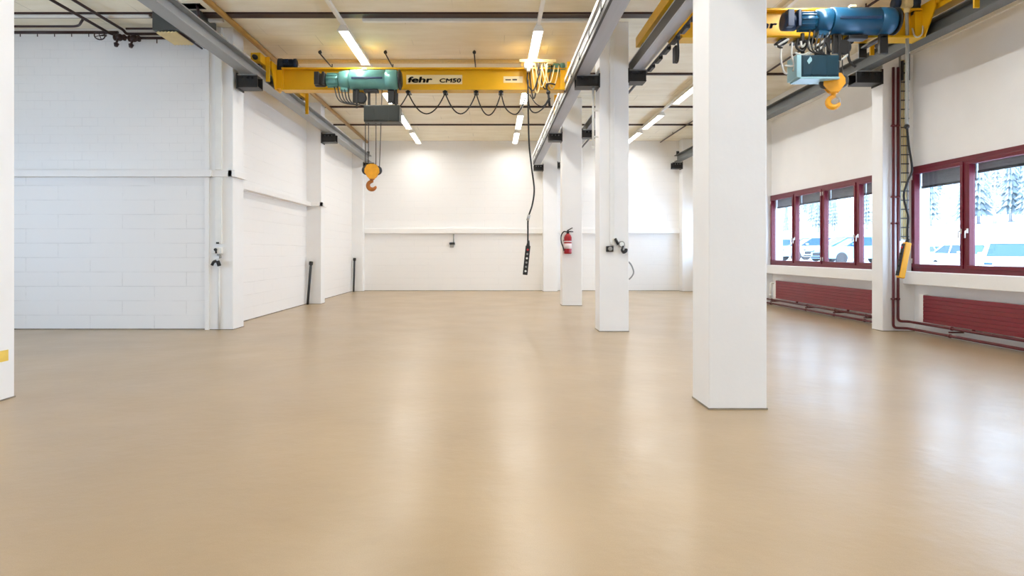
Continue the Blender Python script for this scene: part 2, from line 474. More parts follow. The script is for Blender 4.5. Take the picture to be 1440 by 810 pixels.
# outer wall of the side bay with unseen window openings, added and sized for daylight
w = MB()
w.box(XLL - 0.3, XLL, YF, 12.7, 0, 1.2); w.box(XLL - 0.3, XLL, YF, 12.7, 3.5, ZC + 0.1)
for a, b in ((YF, -6.0), (-3.0, 3.9), (10.0, 12.7)): w.box(XLL - 0.3, XLL, a, b, 1.2, 3.5)
struct(w.build('wall_outer', M['paint']), 'white outer wall of the left side bay', 'wall')
struct(MB().box(XLL - 0.3, 8.5, YF - 0.3, YF, 0, ZC + 0.1).build('wall_front', M['paint']), 'white wall behind the viewer', 'wall')
# right wall with window openings
WZ0, WZ1 = 1.14, 3.12
bays = [(6.55, 12.17), (12.51, 18.32), (18.70, 24.5), (0.55, 6.15), (-5.6, 0.1)]
w = MB()
w.box(8.03, 8.32, YF, YB, 0, WZ0)
w.box(XR, 8.32, YF, YB, WZ1, ZC + 0.1)
w.box(7.95, XR, YF, YB, 5.26, ZC + 0.1)
ys = sorted(bays); edges = [YF] + [v for b in ys for v in b] + [YB]
for a, b in zip(edges[::2], edges[1::2]): w.box(XR, 8.32, a, b, WZ0, WZ1)
struct(w.build('wall_right', M['paint']), 'white window wall on the right above and below the red windows', 'wall')

# pilasters and columns -------------------------------------------------------
def column(x0, x1, y0, y1, label, z1=ZC, bev=0.012):
    o = MB().box(x0, x1, y0, y1, 0.0, z1, bev).build('column', M['column'])
    struct(tag(o, label, 'column'))
    MB().box(x0 - 0.006, x1 + 0.006, y0 - 0.006, y1 + 0.006, 0.0, 0.014).build('base_joint', M['joint'], o, 'thin dirty joint line at the floor')
    return o
column(2.070, 2.625, 6.11, 6.61, 'large white square column nearest in front, full height of the photo')
column(2.030, 2.585, 12.10, 12.60, 'white square column with wall sockets, second in the middle row')
column(1.970, 2.530, 18.00, 18.50, 'white square column carrying the red fire extinguisher')
column(1.960, 2.510, 24.50, 25.0, 'white pilaster on the back wall in line with the middle columns')
column(-5.50, -4.953, 6.10, 6.64, 'white column cut by the left edge with a yellow tape mark')
# left wall pilasters
column(-5.56, -5.02, 12.40, 12.94, 'white left pilaster at the corner of the brick wall')
column(-5.42, -4.97, 18.60, 19.02, 'white pilaster halfway along left wall with black rod leaning beside it')
column(-5.42, -4.97, 24.62, 25.0, 'white pilaster in the back left corner')
# right wall pilasters
for a, b, lab in ((12.16, 12.51, 'white right pilaster between the two red windows behind the maroon pipes'),
                  (18.32, 18.70, 'white right pilaster past the far red window'),
                  (24.55, 25.0, 'white pilaster in the back right corner'),
                  (6.15, 6.55, 'white right pilaster beyond the right edge')):
    column(7.42 if a < 24 else 7.30, 8.05, a, b, lab)

# ledges -----------------------------------------------------------------------
def trim(name, boxes, label):
    m = MB()
    for b in boxes: m.box(*b, 0.008)
    return struct(m.build(name, M['paint']), label, 'trim')
trim('trim_1', [(-4.97, 1.96, 24.86, 25.0, 2.24, 2.43), (2.51, 7.30, 24.86, 25.0, 2.24, 2.43)], 'white horizontal ledge across the back wall')
trim('trim_2', [(-10.5, -5.40, 12.30, 12.46, 2.96, 3.09), (-5.62, -5.015, 12.34, 12.42, 2.96, 3.09), (-5.1, -4.955, 12.34, 12.96, 2.96, 3.09)], 'white ledge across the brick wall facing the camera')
trim('trim_3', [(XL, -5.24, 12.94, 18.60, 2.84, 2.96), (-5.42, -4.91, 18.54, 18.62, 2.84, 2.96), (-5.0, -4.91, 18.54, 19.05, 2.84, 2.96)], 'white ledge along the left wall to the second pilaster')
struct(MB().box(-9.5, -5.56, 12.44, 12.47, 0, 0.018).build('baseboard_left', M['joint']), 'thin dirty joint at the foot of the brick wall', 'baseboard')
struct(MB().box(-4.97, 7.3, 24.985, 25.0, 0, 0.018).build('baseboard_back', M['joint']), 'thin dirty joint at the foot of the back wall', 'baseboard')
struct(MB().box(XL, XL + 0.015, 12.94, 24.62, 0, 0.018).build('baseboard_side', M['joint']), 'thin dirty joint at the foot of the left wall', 'baseboard')

# window sills: thick concrete ledges
for k, (a, b) in enumerate(bays[:3]):
    o = MB().box(7.80, 8.06, a + 0.01, b - 0.01, 0.908, 1.145, 0.012).build('trim_%d' % (4 + k), M['paint'])
    struct(o, ['thick white sill under the near red window', 'thick white sill under the far red window', 'white sill hidden behind the large column'][k], 'trim')

# ------------------------------------------------------------------ windows
def window(name, y0, y1, npan, label, handles):
    root = struct(thing(name, (8.0, (y0 + y1) / 2, WZ0), label, 'window'))
    fr = MB(); x0, x1 = 7.965, 8.09
    fr.box(x0, x1, y0, y1, WZ1 - 0.09, WZ1, 0.006); fr.box(x0, x1, y0, y1, WZ0, WZ0 + 0.085, 0.006)
    fr.box(x0, x1, y0, y0 + 0.07, WZ0, WZ1, 0.006); fr.box(x0, x1, y1 - 0.07, y1, WZ0, WZ1, 0.006)
    fr.build('window_frame', M['window_red'], root)
    p = (y1 - y0) / npan
    for k in range(1, npan):
        MB().box(x0, x1, y0 + k * p - 0.05, y0 + k * p + 0.05, WZ0 + 0.08, WZ1 - 0.08, 0.006).build('mullion', M['window_red'], root)
    for k in range(npan):
        a = y0 + k * p + (0.065 if k == 0 else 0.045); b = y0 + (k + 1) * p - (0.065 if k == npan - 1 else 0.045)
        s = MB(); sx0, sx1 = 7.945, 8.03; t = 0.062
        z0, z1 = WZ0 + 0.08, WZ1 - 0.085
        s.box(sx0, sx1, a, b, z1 - t, z1, 0.006); s.box(sx0, sx1, a, b, z0, z0 + t, 0.006)
        s.box(sx0, sx1, a, a + t, z0 + t, z1 - t, 0.004); s.box(sx0, sx1, b - t, b, z0 + t, z1 - t, 0.004)
        sash = s.build('sash', M['window_red'], root)
        MB().box(7.983, 7.991, a + t - 0.005, b - t + 0.005, z0 + t - 0.005, z1 - t + 0.005).build('pane', M['glass'], sash)
        if k in handles:
            h = MB(); hy = (b - t / 2) if handles[k] > 0 else (a + t / 2); hz = WZ0 + 0.72
            h.box(7.925, 7.946, hy - 0.016, hy + 0.016, hz - 0.04, hz + 0.04, 0.004)
            h.sweep(elbow([(7.93, hy, hz), (7.90, hy, hz), (7.895, hy, hz - 0.12)], 0.02), 0.010, 8)
            h.build('handle', M['white_plastic'], sash)
        hg = MB(); hy = (a if handles.get(k, 1) > 0 else b)
        for hz in (z0 + 0.12, z1 - 0.12): hg.sweep([(7.937, hy, hz - 0.045), (7.937, hy, hz + 0.045)], 0.010, 8)
        hg.build_each('hinge', M['white_plastic'], sash)
    return root
window('window_1', *bays[0], 4, 'near red framed window at the right edge looking onto parked cars', {0: 1, 2: 1, 3: -1, 1: -1})
window('window_2', *bays[1], 4, 'far red framed window of four panes above a radiator', {0: 1, 1: -1, 2: 1, 3: -1})
window('window_3', *bays[2], 4, 'red framed window hidden behind the large column', {0: 1, 1: -1})
window('window_4', *bays[3], 4, 'unseen red framed window added for daylight beyond the right edge', {0: 1, 1: -1})  # unseen bay window put in to light the room and floor
window('window_5', *bays[4], 4, 'unseen red framed window added for daylight behind the viewer', {0: 1, 1: -1})  # unseen window added to bring cool daylight onto the columns
def shutter(y0, y1, z0, z1, label):
    r = thing('roller_shutter', (8.19, (y0 + y1) / 2, z0), label, 'shutter', 'roller shutters outside the windows')
    MB().box(8.13, 8.30, y0, y1, WZ1 - 0.03, WZ1 + 0.0, 0.004).build('shutter_box', M['shutter'], r)
    m = MB(); z = z0
    while z < z1 - 0.001:
        m.box(8.16, 8.18, y0, y1, z, z + 0.045, 0.006); z += 0.0449
    m.build('slats', M['shutter'], r)
    MB().box(8.15, 8.19, y0, y1, z0 - 0.05, z0 - 0.003, 0.006).build('bottom_rail', M['rail_dark'], r)
p2 = (bays[1][1] - bays[1][0]) / 4; p1 = (bays[0][1] - bays[0][0]) / 4
for k, nm in enumerate(['grey shutter rolled up above the far window, pane nearest the pilaster', 'grey shutter above the third pane of the far window',
                        'grey shutter above the second pane of the far window', 'grey shutter above the pane farthest from the camera']):
    shutter(bays[1][0] + k * p2 + 0.02, bays[1][0] + (k + 1) * p2 - 0.02, 2.80, 3.09, nm)
shutter(bays[0][1] - p1 + 0.02, bays[0][1] - 0.02, 2.76, 3.09, 'grey shutter above the near window pane beside the pilaster')
shutter(bays[0][1] - 2 * p1 + 0.02, bays[0][1] - p1 - 0.02, 2.88, 3.09, 'shutter with dark bottom rail above the near window right pane')

# ------------------------------------------------------------------ radiators and pipes on the window wall
def radiator(y0, y1, label):
    r = thing('radiator', (7.90, (y0 + y1) / 2, 0.235), label, 'radiator', 'red panel radiators')
    m = MB(); z = 0.235; n = 7; h = (0.725 - 0.235) / n
    for k in range(n): m.box(7.85, 7.885, y0, y1, z + k * h, z + (k + 1) * h - 0.004, 0.004)
    m.box(7.862, 7.95, y0 + 0.01, y1 - 0.01, 0.25, 0.715)
    m.build('panel', M['radiator_red'], r)
    MB().box(7.862, 7.95, y1 + 0.003, y1 + 0.13, 0.225, 0.735, 0.006).build('end_cover', M['paint'], r, 'white end cover')
    e = MB(); e.box(7.862, 7.95, y0 - 0.06, y0 - 0.003, 0.225, 0.735, 0.006); e.build('end_cover', M['paint'], r, 'white end cover')
    b = MB()
    for yy in (y0 + 0.7, (y0 + y1) / 2, y1 - 0.7): b.box(7.94, 8.04, yy - 0.02, yy + 0.02, 0.3, 0.36)
    b.build_each('bracket', M['steel'], r)
    for yy in (y0 + 1.2, y1 - 1.2):
        v = MB(); v.sweep(elbow([(7.87, yy, 0.24), (7.87, yy, 0.19), (7.83, yy + 0.10, 0.19)], 0.03), 0.014, 8)
        v.ball((7.87, yy, 0.215), 0.028, 10)
        v.build('valve', M['maroon_pipe'], r)
radiator(6.75, 11.66, 'long red radiator under the near right window')
radiator(12.95, 17.72, 'long red radiator under the far window past the pilaster')

pw = thing('heating_pipe', (7.62, 12.08, 0.1), 'pair of maroon heating pipes down the right pilaster turning along the floor', 'pipe')
MB().sweep(elbow([(7.585, 12.10, 5.0), (7.585, 12.10, 0.075), (7.80, 12.02, 0.075), (7.80, 6.6, 0.075)], 0.07), 0.024, 12).build('pipe', M['maroon_pipe'], pw)
MB().sweep(elbow([(7.675, 12.10, 5.0), (7.675, 12.10, 0.20), (7.83, 12.03, 0.20), (7.83, 6.6, 0.20)], 0.07), 0.024, 12).build('pipe', M['maroon_pipe'], pw)
for z in (0.62, 2.05, 2.55, 3.9):
    m = MB()
    for x in (7.585, 7.675): m.lathe((x, 12.10, z - 0.018), (0, 0, 1), [(0, 0.034), (0.036, 0.034)], 12)
    m.box(7.57, 7.69, 12.125, 12.165, z - 0.012, z + 0.012)
    m.build('pipe_clamp', M['maroon_pipe'], pw)
for yy in (7.9, 9.3, 10.9):
    m = MB(); m.box(7.78, 8.03, yy - 0.012, yy + 0.012, 0.125, 0.15)
    m.lathe((7.80, yy - 0.015, 0.075), (0, 1, 0), [(0, 0.033), (0.03, 0.033)], 12); m.lathe((7.83, yy - 0.015, 0.20), (0, 1, 0), [(0, 0.033), (0.03, 0.033)], 12)
    m.build('pipe_bracket', M['maroon_pipe'], pw)
pw = thing('heating_pipe', (7.84, 15.4, 0.1), 'pair of maroon heating pipes along the floor under the far radiator', 'pipe')
for x, z in ((7.80, 0.075), (7.83, 0.18)):
    MB().sweep([(x, 12.53, z), (x, 18.30, z)], 0.024, 12).build('pipe', M['maroon_pipe'], pw)
for yy in (13.4, 14.6, 15.9, 17.9):
    m = MB(); m.box(7.78, 8.03, yy - 0.012, yy + 0.012, 0.12, 0.145)
    m.lathe((7.80, yy - 0.015, 0.075), (0, 1, 0), [(0, 0.033), (0.03, 0.033)], 12); m.lathe((7.83, yy - 0.015, 0.18), (0, 1, 0), [(0, 0.033), (0.03, 0.033)], 12)
    m.build('pipe_bracket', M['maroon_pipe'], pw)
m = MB(); m.sweep(elbow([(7.83, 18.0, 0.18), (7.83, 18.0, 0.64), (7.95, 18.0, 0.64)], 0.06), 0.022, 10)
m.ball((7.83, 18.0, 0.30), 0.04, 10); m.build('riser', M['white_plastic'], pw, 'white riser pipe with valve')

# cable ladder on the right pilaster
cl = thing('cable_ladder', (7.80, 12.13, 1.72), 'narrow steel cable ladder with black rungs up the right pilaster', 'cable ladder')
for x in (7.735, 7.875): MB().box(x - 0.010, x + 0.010, 12.115, 12.158, 1.72, 5.22, 0.002).build('side_rail', M['grey_plastic'], cl)
m = MB(); z = 1.8
while z < 5.2:
    m.box(7.735, 7.885, 12.10, 12.118, z - 0.009, z + 0.009); z += 0.172
m.build_each('rung', M['black'], cl)
m = MB()
for x in (7.765, 7.805, 7.842): m.sweep([(x, 12.135, 1.75), (x, 12.135, 5.15)], 0.012, 8)
m.build_each('cable', M['cream_cable'], cl)
m = MB(); m.box(7.735, 7.765, 12.07, 12.115, 4.75, 5.12); m.box(7.845, 7.88, 12.07, 12.115, 4.75, 5.25); m.build_each('cable_clamp', M['black'], cl)

# ------------------------------------------------------------------ runway beams and brackets
def ibeam(m, xc, wd, z0, z1, y0, y1, tf=0.02, tw=0.016):
    m.box(xc - wd / 2, xc + wd / 2, y0, y1, z0, z0 + tf, 0.003)
    m.box(xc - wd / 2, xc + wd / 2, y0, y1, z1 - tf, z1, 0.003)
    m.box(xc - tw / 2, xc + tw / 2, y0, y1, z0 + tf, z1 - tf)
def runway(xc, wd, z0, z1, y1, mt, label, conductor, web_strip=False):
    r = thing('crane_runway_beam', (xc, 10.0, z0), label, 'crane beam', 'overhead crane runway beams')
    m = MB(); ibeam(m, xc, wd, z0, z1, -6.0, y1); m.build('beam', mt, r)
    MB().box(xc - 0.025, xc + 0.025, -6.0, y1 - 0.03, z1, z1 + 0.035, 0.004).build('rail', M['rail_dark'], r)
    e = MB(); e.box(xc - 0.05, xc + 0.05, y1 - 0.08, y1 - 0.03, z1 + 0.036, z1 + 0.16, 0.006)
    e.box(xc - 0.04, xc + 0.04, y1 - 0.14, y1 - 0.08, z1 + 0.08, z1 + 0.13, 0.01); e.build('end_stop', M['black'], r)
    if conductor:
        xs = xc - wd / 2
        MB().box(xs - 0.055, xs - 0.012, -6, y1 - 0.10, z0 - 0.03, z0 + 0.235, 0.004).build('shaded_web_backing', M['black'], r, 'black conductor backing darkening the shaded web')  # black backing behind the conductor bar, also darkens the shaded web
        MB().box(xs - 0.066, xs - 0.055, -6, y1 - 0.15, z0 + 0.065, z0 + 0.150, 0.004).build('conductor_bar', M['grey_cable'], r, 'pale conductor bar')
        MB().box(xs - 0.075, xs + 0.05, -6, y1 - 0.05, z0 + 0.246, z0 + 0.335, 0.006).build('lit_edge_strip', M['trunking'], r, 'white strip for the lit top flange edge')  # white strip stands in for the lit edge of the top flange
        cc = MB(); yy = 1.0
        while yy < y1 - 0.4:
            cc.box(xs - 0.072, xs - 0.056, yy - 0.05, yy + 0.05, z0 + 0.055, z0 + 0.17, 0.004); yy += 1.15
        cc.build_each('conductor_clip', M['black'], r)
    if web_strip:
        xs = xc - wd / 2
        MB().box(xs + 0.004, xs + 0.03, -6, y1 - 0.1, z0 + 0.021, z1 - 0.021).build('web_strip', M['black'], r, 'black strip along the web')  # black strip laid along the web side
    return r
runway(-4.75, 0.25, 4.965, 5.21, 24.6, M['rail_grey'], 'grey steel crane beam along the left wall pilasters', 0)
runway(1.73, 0.24, 4.87, 5.115, 24.45, M['rail_lav'], 'pale crane beam on the left side of the middle columns with conductor bar', -1)
runway(2.78, 0.22, 4.965, 5.20, 24.45, M['rail_lav'], 'dark edged crane beam on the right side of the middle columns', 0, True)
runway(7.09, 0.24, 4.965, 5.21, 24.5, M['rail_char'], 'dark grey crane beam high along the window wall', 0)
def bracket(x0, x1, y0, y1, z0, z1, label, s):
    """s: side of the column face the bracket is fixed to (+1 grows towards +x)"""
    r = thing('beam_bracket', ((x0 + x1) / 2, (y0 + y1) / 2, z0), label, 'bracket', 'black brackets under the crane beams')
    m = MB()
    m.box(x0, x1, y0, y0 + 0.02, z0 + 0.02, z1 - 0.02, 0.003); m.box(x0, x1, y1 - 0.02, y1, z0 + 0.02, z1 - 0.02, 0.003)
    m.box(x0, x1, y0 - 0.01, y1 + 0.01, z0, z0 + 0.022, 0.003)
    m.box(x0 + 0.02, x1 - 0.02, y0 + 0.05, y0 + 0.07, z0 + 0.02, z1 - 0.02)
    m.build('box', M['black'], r)
    MB().box(x0, x1, y0 - 0.015, y1 + 0.015, z1 - 0.02, z1, 0.003).build('top_plate', M['rail_grey'], r, 'grey top plate')
    xw = x0 if s > 0 else x1
    m = MB(); m.box(xw - 0.012, xw + 0.012, y0 - 0.03, y1 + 0.03, z0 - 0.03, z1 + 0.02, 0.003); m.build('wall_plate', M['black'], r)
    m = MB()
    for yy in (y0 + 0.01, y1 - 0.01):
        for q in (0.25, 0.5, 0.75): m.lathe((x0 + (x1 - x0) * q, y0 - 0.001, z1 - 0.07), (0, -1, 0), [(0, 0.018), (0.014, 0.018)], 6, False)
    m.build_each('bolt', M['steel'], r)
for y0, lab in ((12.44, 'black beam bracket on the left pilaster at the brick wall corner'), (18.60, 'black beam bracket on the left pilaster halfway along'), (24.66, 'black beam bracket in the back left corner'), (6.15, 'black beam bracket on the left edge column')):
    bracket(-4.955, -4.56, y0, y0 + 0.3, 4.71, 4.965, lab, 1)
for y0, x1, lab in ((12.12, 2.03, 'black beam bracket on the left face of the socket column'), (18.03, 1.97, 'black beam bracket on the left face of the extinguisher column'),
                (24.52, 1.96, 'black beam bracket beside the back wall pilaster'), (6.2, 2.07, 'black beam bracket above the frame on the large column')):
    bracket(1.60, x1, y0, y0 + 0.3, 4.65, 4.87, lab, -1)
for y0, x0, lab in ((12.12, 2.585, 'black beam bracket on the right face of the socket column'), (18.03, 2.53, 'black beam bracket on the right face of the extinguisher column'),
                (24.52, 2.51, 'black beam bracket right of the back wall pilaster'), (6.2, 2.625, 'black beam bracket on the right face of the large column')):
    bracket(x0, 2.92, y0, y0 + 0.3, 4.74, 4.965, lab, 1)
for y0, x1, lab in ((12.18, 7.42, 'black beam bracket on the right pilaster by the pipes'), (18.36, 7.42, 'black beam bracket on the far right pilaster'), (24.56, 7.30, 'black beam bracket in the back right corner')):
    bracket(6.94, x1, y0, y0 + 0.3, 4.73, 4.965, lab, -1)

# ------------------------------------------------------------------ overhead cranes
def crane(xa, xb, yg, ya, yb, label, za, zb, side_motor):
    """girder between runway beams at xa (left) and xb (right); end carriages run from ya to yb"""
    r = thing('overhead_crane', ((xa + xb) / 2, yg, 4.95), label, 'overhead crane', 'yellow overhead travelling cranes')
    x0, x1 = xa + 0.27, xb - 0.14
    m = MB()
    m.box(x0, x1, yg - 0.014, yg + 0.014, 4.99, 5.40)
    m.box(x0, x1, yg - 0.15, yg + 0.15, 4.95, 4.985, 0.004)
    m.box(x0, x1, yg - 0.12, yg + 0.12, 5.40, 5.435, 0.004)
    for x in (x0 + 0.01, x1 - 0.03): m.box(x, x + 0.02, yg - 0.11, yg + 0.11, 4.985, 5.40)
    m.build('girder', M['yellow'], r)
    for xc, zr, s in ((xa, za, 1), (xb, zb, -1)):
        e = MB()
        e.box(xc - 0.10, xc + 0.10, ya, yb, zr + 0.085, zr + 0.27, 0.008)
        # deep cheeks that carry the girder
        c0_, c1_ = yg - 0.42, min(yb - 0.3, yg + 0.75)
        pts = [(0, c0_, zr + 0.10), (0, yg - 0.16, 4.95), (0, yg + 0.16, 4.95), (0, c1_, zr + 0.10), (0, c1_, zr + 0.24), (0, c0_, zr + 0.24)]
        xi = xc + s * 0.145
        e.prism([(xi, p[1], p[2]) for p in pts], (0, 0, 0), (s * 0.02, 0, 0))
        e.box(min(xc + s * 0.1, xi), max(xc + s * 0.1, xi), ya + 0.5, yb - 0.5, zr + 0.16, zr + 0.24)
        e.box(min(xi, xc + s * 0.28), max(xi, xc + s * 0.28), yg - 0.12, yg + 0.12, 4.99, 5.38)
        ec = e.build('end_carriage', M['yellow'], r)
        for yw in (ya + 0.22, yb - 0.22):
            MB().lathe((xc - 0.035, yw, zr + 0.101), (1, 0, 0), [(0, 0.09), (0.008, 0.10), (0.012, 0.088), (0.058, 0.088), (0.062, 0.10), (0.07, 0.09)], 20).build('wheel', M['rail_dark'], ec)
        for yw, q in ((ya, -1), (yb, 1)):
            MB().lathe((xc, yw, zr + 0.17), (0, q, 0), [(0, 0.05), (0.03, 0.05), (0.04, 0.035), (0.09, 0.04), (0.11, 0.02)], 14).build('buffer', M['rubber'], ec)
        t = MB()
        if xa < 0 or s < 0: t.box(xc + s * 0.155 - 0.04, xc + s * 0.155 + 0.04, yb - 0.28, yb - 0.25, 4.93 if xa < 0 else 5.1, zr + 0.26, 0.004)
        t.box(xc + s * 0.155 - 0.04, xc + s * 0.155 + 0.04, ya + 0.25, ya + 0.28, 5.0, zr + 0.26, 0.004)
        t.build_each('guard_plate', M['yellow'], ec)
        if s in side_motor:
            q = MB(); xm = xc + s * 0.165; zm = zr + 0.30; ym = yg - 0.02
            q.lathe((xm, ym, zm), (s, 0, 0), [(0, 0.06), (0.02, 0.105), (0.10, 0.105), (0.12, 0.085), (0.34, 0.085), (0.35, 0.10), (0.40, 0.10), (0.42, 0.06)], 20)
            for k in range(9): q.lathe((xm + s * (0.13 + k * 0.022), ym, zm), (s, 0, 0), [(0, 0.094), (0.008, 0.094)], 20)
            q.box(xm + s * 0.2 - 0.06, xm + s * 0.2 + 0.06, ym - 0.13, ym - 0.07, zm - 0.03, zm + 0.06, 0.006)
            q.box(min(xm, xm + s * 0.12), max(xm, xm + s * 0.12), ym - 0.06, ym + 0.06, zr + 0.1, zm)
            q.build('travel_motor', M[side_motor[s]], ec)
    return r

def hoist(x0, yc, zc, label, drum_mat, box_mat, box, hook_z, ropes, hx, tilt):
    """rope hoist on the near side of a girder. x0: left end of the drum. box: (x0,x1,z0,z1)"""
    r = thing('rope_hoist', (x0 + 0.4, yc, zc - 0.2), label, 'hoist', 'rope hoists on the crane girders')
    d = MB(); L = 1.02
    d.lathe((x0, yc, zc), (1, 0, 0), [(0, 0.19), (0.004, 0.205), (0.012, 0.208), (0.735, 0.208), (0.737, 0.203), (0.746, 0.203), (0.748, 0.209), (0.93, 0.209), (0.975, 0.195), (L, 0.15)], 36)
    dr = d.build('rope_drum', drum_mat, r)
    MB().box(x0 + 0.06, x0 + 0.70, yc - 0.224, yc - 0.200, zc - 0.035, zc + 0.005, 0.006).build('drum_slot', M['motor_blue'], dr, 'dark slot along the drum')
    MB().box(x0 + 0.26, x0 + 0.36, yc - 0.14, yc - 0.06, zc + 0.17, zc + 0.215, 0.01).build('lifting_lug', M['plate'], dr)
    MB().lathe((x0 + L - 0.01, yc, zc), (1, 0, 0), [(0, 0.21), (0.03, 0.21), (0.035, 0.18), (0.06, 0.15)], 28).build('end_cap', M['black'], r)
    g = MB()
    g.lathe((x0 - 0.235, yc, zc), (1, 0, 0), [(0, 0.13), (0.02, 0.17), (0.10, 0.185), (0.20, 0.195), (0.235, 0.17)], 28)
    for k in range(8):
        a = k * PI / 4; g.lathe((x0 - 0.24, yc + 0.145 * math.cos(a), zc + 0.145 * math.sin(a)), (-1, 0, 0), [(0, 0.014), (0.014, 0.014)], 6, False)
    g.box(x0 - 0.2, x0 - 0.04, yc - 0.08, yc + 0.08, zc - 0.24, zc - 0.16, 0.01)
    g.build('gearbox', drum_mat, r)
    mo = MB()
    mo.lathe((x0 - 0.50, yc, zc - 0.01), (1, 0, 0), [(0, 0.10), (0.01, 0.125), (0.20, 0.14), (0.27, 0.12)], 24)
    for k in range(12):
        a = k * PI / 6; u = Vector((0, math.cos(a), math.sin(a))); v = Vector((0, -math.sin(a), math.cos(a)))
        mo.obox(Vector((x0 - 0.37, yc, zc - 0.01)) + u * 0.135, (0.11, 0, 0), u * 0.02, v * 0.005)
    mo.build('motor', drum_mat, r)
    br = MB()
    br.lathe((x0 - 0.74, yc, zc - 0.01), (1, 0, 0), [(0, 0.09), (0.01, 0.135), (0.05, 0.14), (0.20, 0.14), (0.24, 0.11)], 24)
    br.box(x0 - 0.72, x0 - 0.62, yc - 0.17, yc + 0.02, zc - 0.13, zc + 0.13, 0.008); br.box(x0 - 0.56, x0 - 0.51, yc - 0.17, yc + 0.02, zc - 0.13, zc + 0.13, 0.008)
    br.build('brake', M['black'] if drum_mat is not M['teal_daylit'] else M['motor_blue'], r)
    # trolley frame round the lower flange
    yg = yc + 0.37
    t = MB()
    for xx in (x0 + 0.05, x0 + 0.78):
        t.box(xx, xx + 0.13, yc - 0.03, yc + 0.03, 4.62, zc - 0.17, 0.006)
        t.box(xx, xx + 0.13, yg + 0.17, yg + 0.20, 4.72, 5.15, 0.006)
        t.box(xx + 0.02, xx + 0.11, yc - 0.03, yg + 0.2, 4.86, 4.90, 0.006)
        t.lathe((xx + 0.065, yg - 0.17, 5.06), (0, 1, 0), [(0, 0.06), (0.05, 0.06)], 14); t.lathe((xx + 0.065, yg + 0.12, 5.06), (0, 1, 0), [(0, 0.06), (0.05, 0.06)], 14)
    t.box(x0 + 0.28, x0 + 0.58, yc - 0.06, yc + 0.10, 4.84, 4.90, 0.01)
    t.lathe((x0 + 0.22, yc - 0.04, 4.72), (0, 1, 0), [(0, 0.10), (0.02, 0.12), (0.06, 0.12), (0.08, 0.10)], 18)
    t.box(x0 + 0.12, x0 + 0.16, yc - 0.06, yc - 0.03, 4.50, 4.9, 0.004)
    t.build('trolley_frame', M['black'], r)
    bx = MB(); a, b, z0, z1 = box
    bx.box(a, b, yc - 0.12, yc + 0.22, z0, z1, 0.012)
    cb = bx.build('control_box', box_mat, r)
    k = MB(); k.box(a + 0.02, b - 0.03, yc - 0.132, yc - 0.118, z0 + 0.03, z1 - 0.02, 0.004)
    for q in (0.28, 0.68): k.box(a + (b - a) * q - 0.008, a + (b - a) * q + 0.008, yc - 0.137, yc - 0.12, z0 + 0.01, z1 - 0.01)
    k.build('box_lid', box_mat, cb)
    if box_mat is M['box_teal']:
        e = MB(); e.box(a - 0.075, a - 0.002, yc - 0.125, yc + 0.2, z0 - 0.01, z1, 0.004); e.box(a - 0.03, b, yc - 0.14, yc + 0.2, z0 - 0.035, z0 - 0.003, 0.004)
        e.prism([(a + 0.08, yc - 0.136, z1 - 0.10), (a + 0.13, yc - 0.136, z1 - 0.03), (a + 0.17, yc - 0.136, z1 - 0.08), (a + 0.11, yc - 0.136, z1 - 0.15)], (0, 0, 0), (0, 0.004, 0))
        e.build('box_edge', M['box_edge'], cb, 'pale blue edge frame of the box')
    h = MB()
    for xx in (a + 0.06, b - 0.12): h.box(xx, xx + 0.05, yc + 0.0, yc + 0.04, z1 - 0.01, max(zc - 0.18, z1 + 0.1), 0.004)
    h.build_each('box_hanger', M['black'], r)
    # control cables between motor, trolley and box
    cm = MB()
    for k in range(5):
        p0 = Vector((x0 - 0.05 - 0.07 * k, yc - 0.06, zc - 0.16)); p3 = Vector((max(a, x0 - 0.1) + 0.02 + 0.03 * k, yc - 0.10, z1 - 0.02))
        mid = (p0 + p3) / 2 + Vector((-0.10 - 0.03 * k, -0.04, -0.12))
        cm.sweep(smooth_path([p0, mid, p3], 8), 0.012, 7)
    cm.build_each('cable', M['rubber'], r)
    # ropes and hook block
    hb_top = hook_z + 0.56
    for xt, xb_ in ropes:
        MB().sweep([(xt, yc + 0.03, zc - 0.19), (xb_, yc + 0.01, hb_top - 0.10)], 0.0085, 8).build('rope', M['rope'], r)
    hb = thing_part('hook_block', r)
    bl = MB()
    wv = Vector((math.cos(tilt), math.sin(tilt), 0)); nv = Vector((-math.sin(tilt), math.cos(tilt), 0))
    c0 = Vector((hx, yc + 0.01, hb_top - 0.13))
    poly = []
    for (u, v) in ((-0.15, 0.03), (-0.10, 0.11), (-0.03, 0.13), (0.03, 0.13), (0.10, 0.11), (0.15, 0.03), (0.155, -0.05), (0.09, -0.14), (0.05, -0.17), (-0.05, -0.17), (-0.09, -0.14), (-0.155, -0.05)):
        poly.append(c0 + wv * u + Vector((0, 0, v)))
    bl.prism(poly, nv * -0.075, nv * -0.055); bl.prism(poly, nv * 0.055, nv * 0.075)
    bl.lathe(c0 + nv * -0.085, nv, [(0, 0.035), (0.17, 0.035)], 14)
    bl.obox(c0 + Vector((0, 0, -0.15)), wv * 0.06, nv * 0.055, Vector((0, 0, 0.035)), 0.006)
    bo = bl.build('block_cheeks', M['hook_yellow'], hb)
    for q in (-1, 1):
        s = MB(); s.lathe(c0 + wv * (0.115 * q) + nv * -0.045 + Vector((0, 0, 0.0)), nv, [(0, 0.085), (0.015, 0.095), (0.04, 0.075), (0.05, 0.075), (0.075, 0.095), (0.09, 0.085)], 20)
        s.build('sheave', M['rail_dark'], hb)
    hk = MB()
    zb = hook_z + 0.125; path = [Vector((hx, yc + 0.01, hb_top - 0.28)), Vector((hx, yc + 0.01, hb_top - 0.33))]; rad = [0.03, 0.032]
    R = 0.082
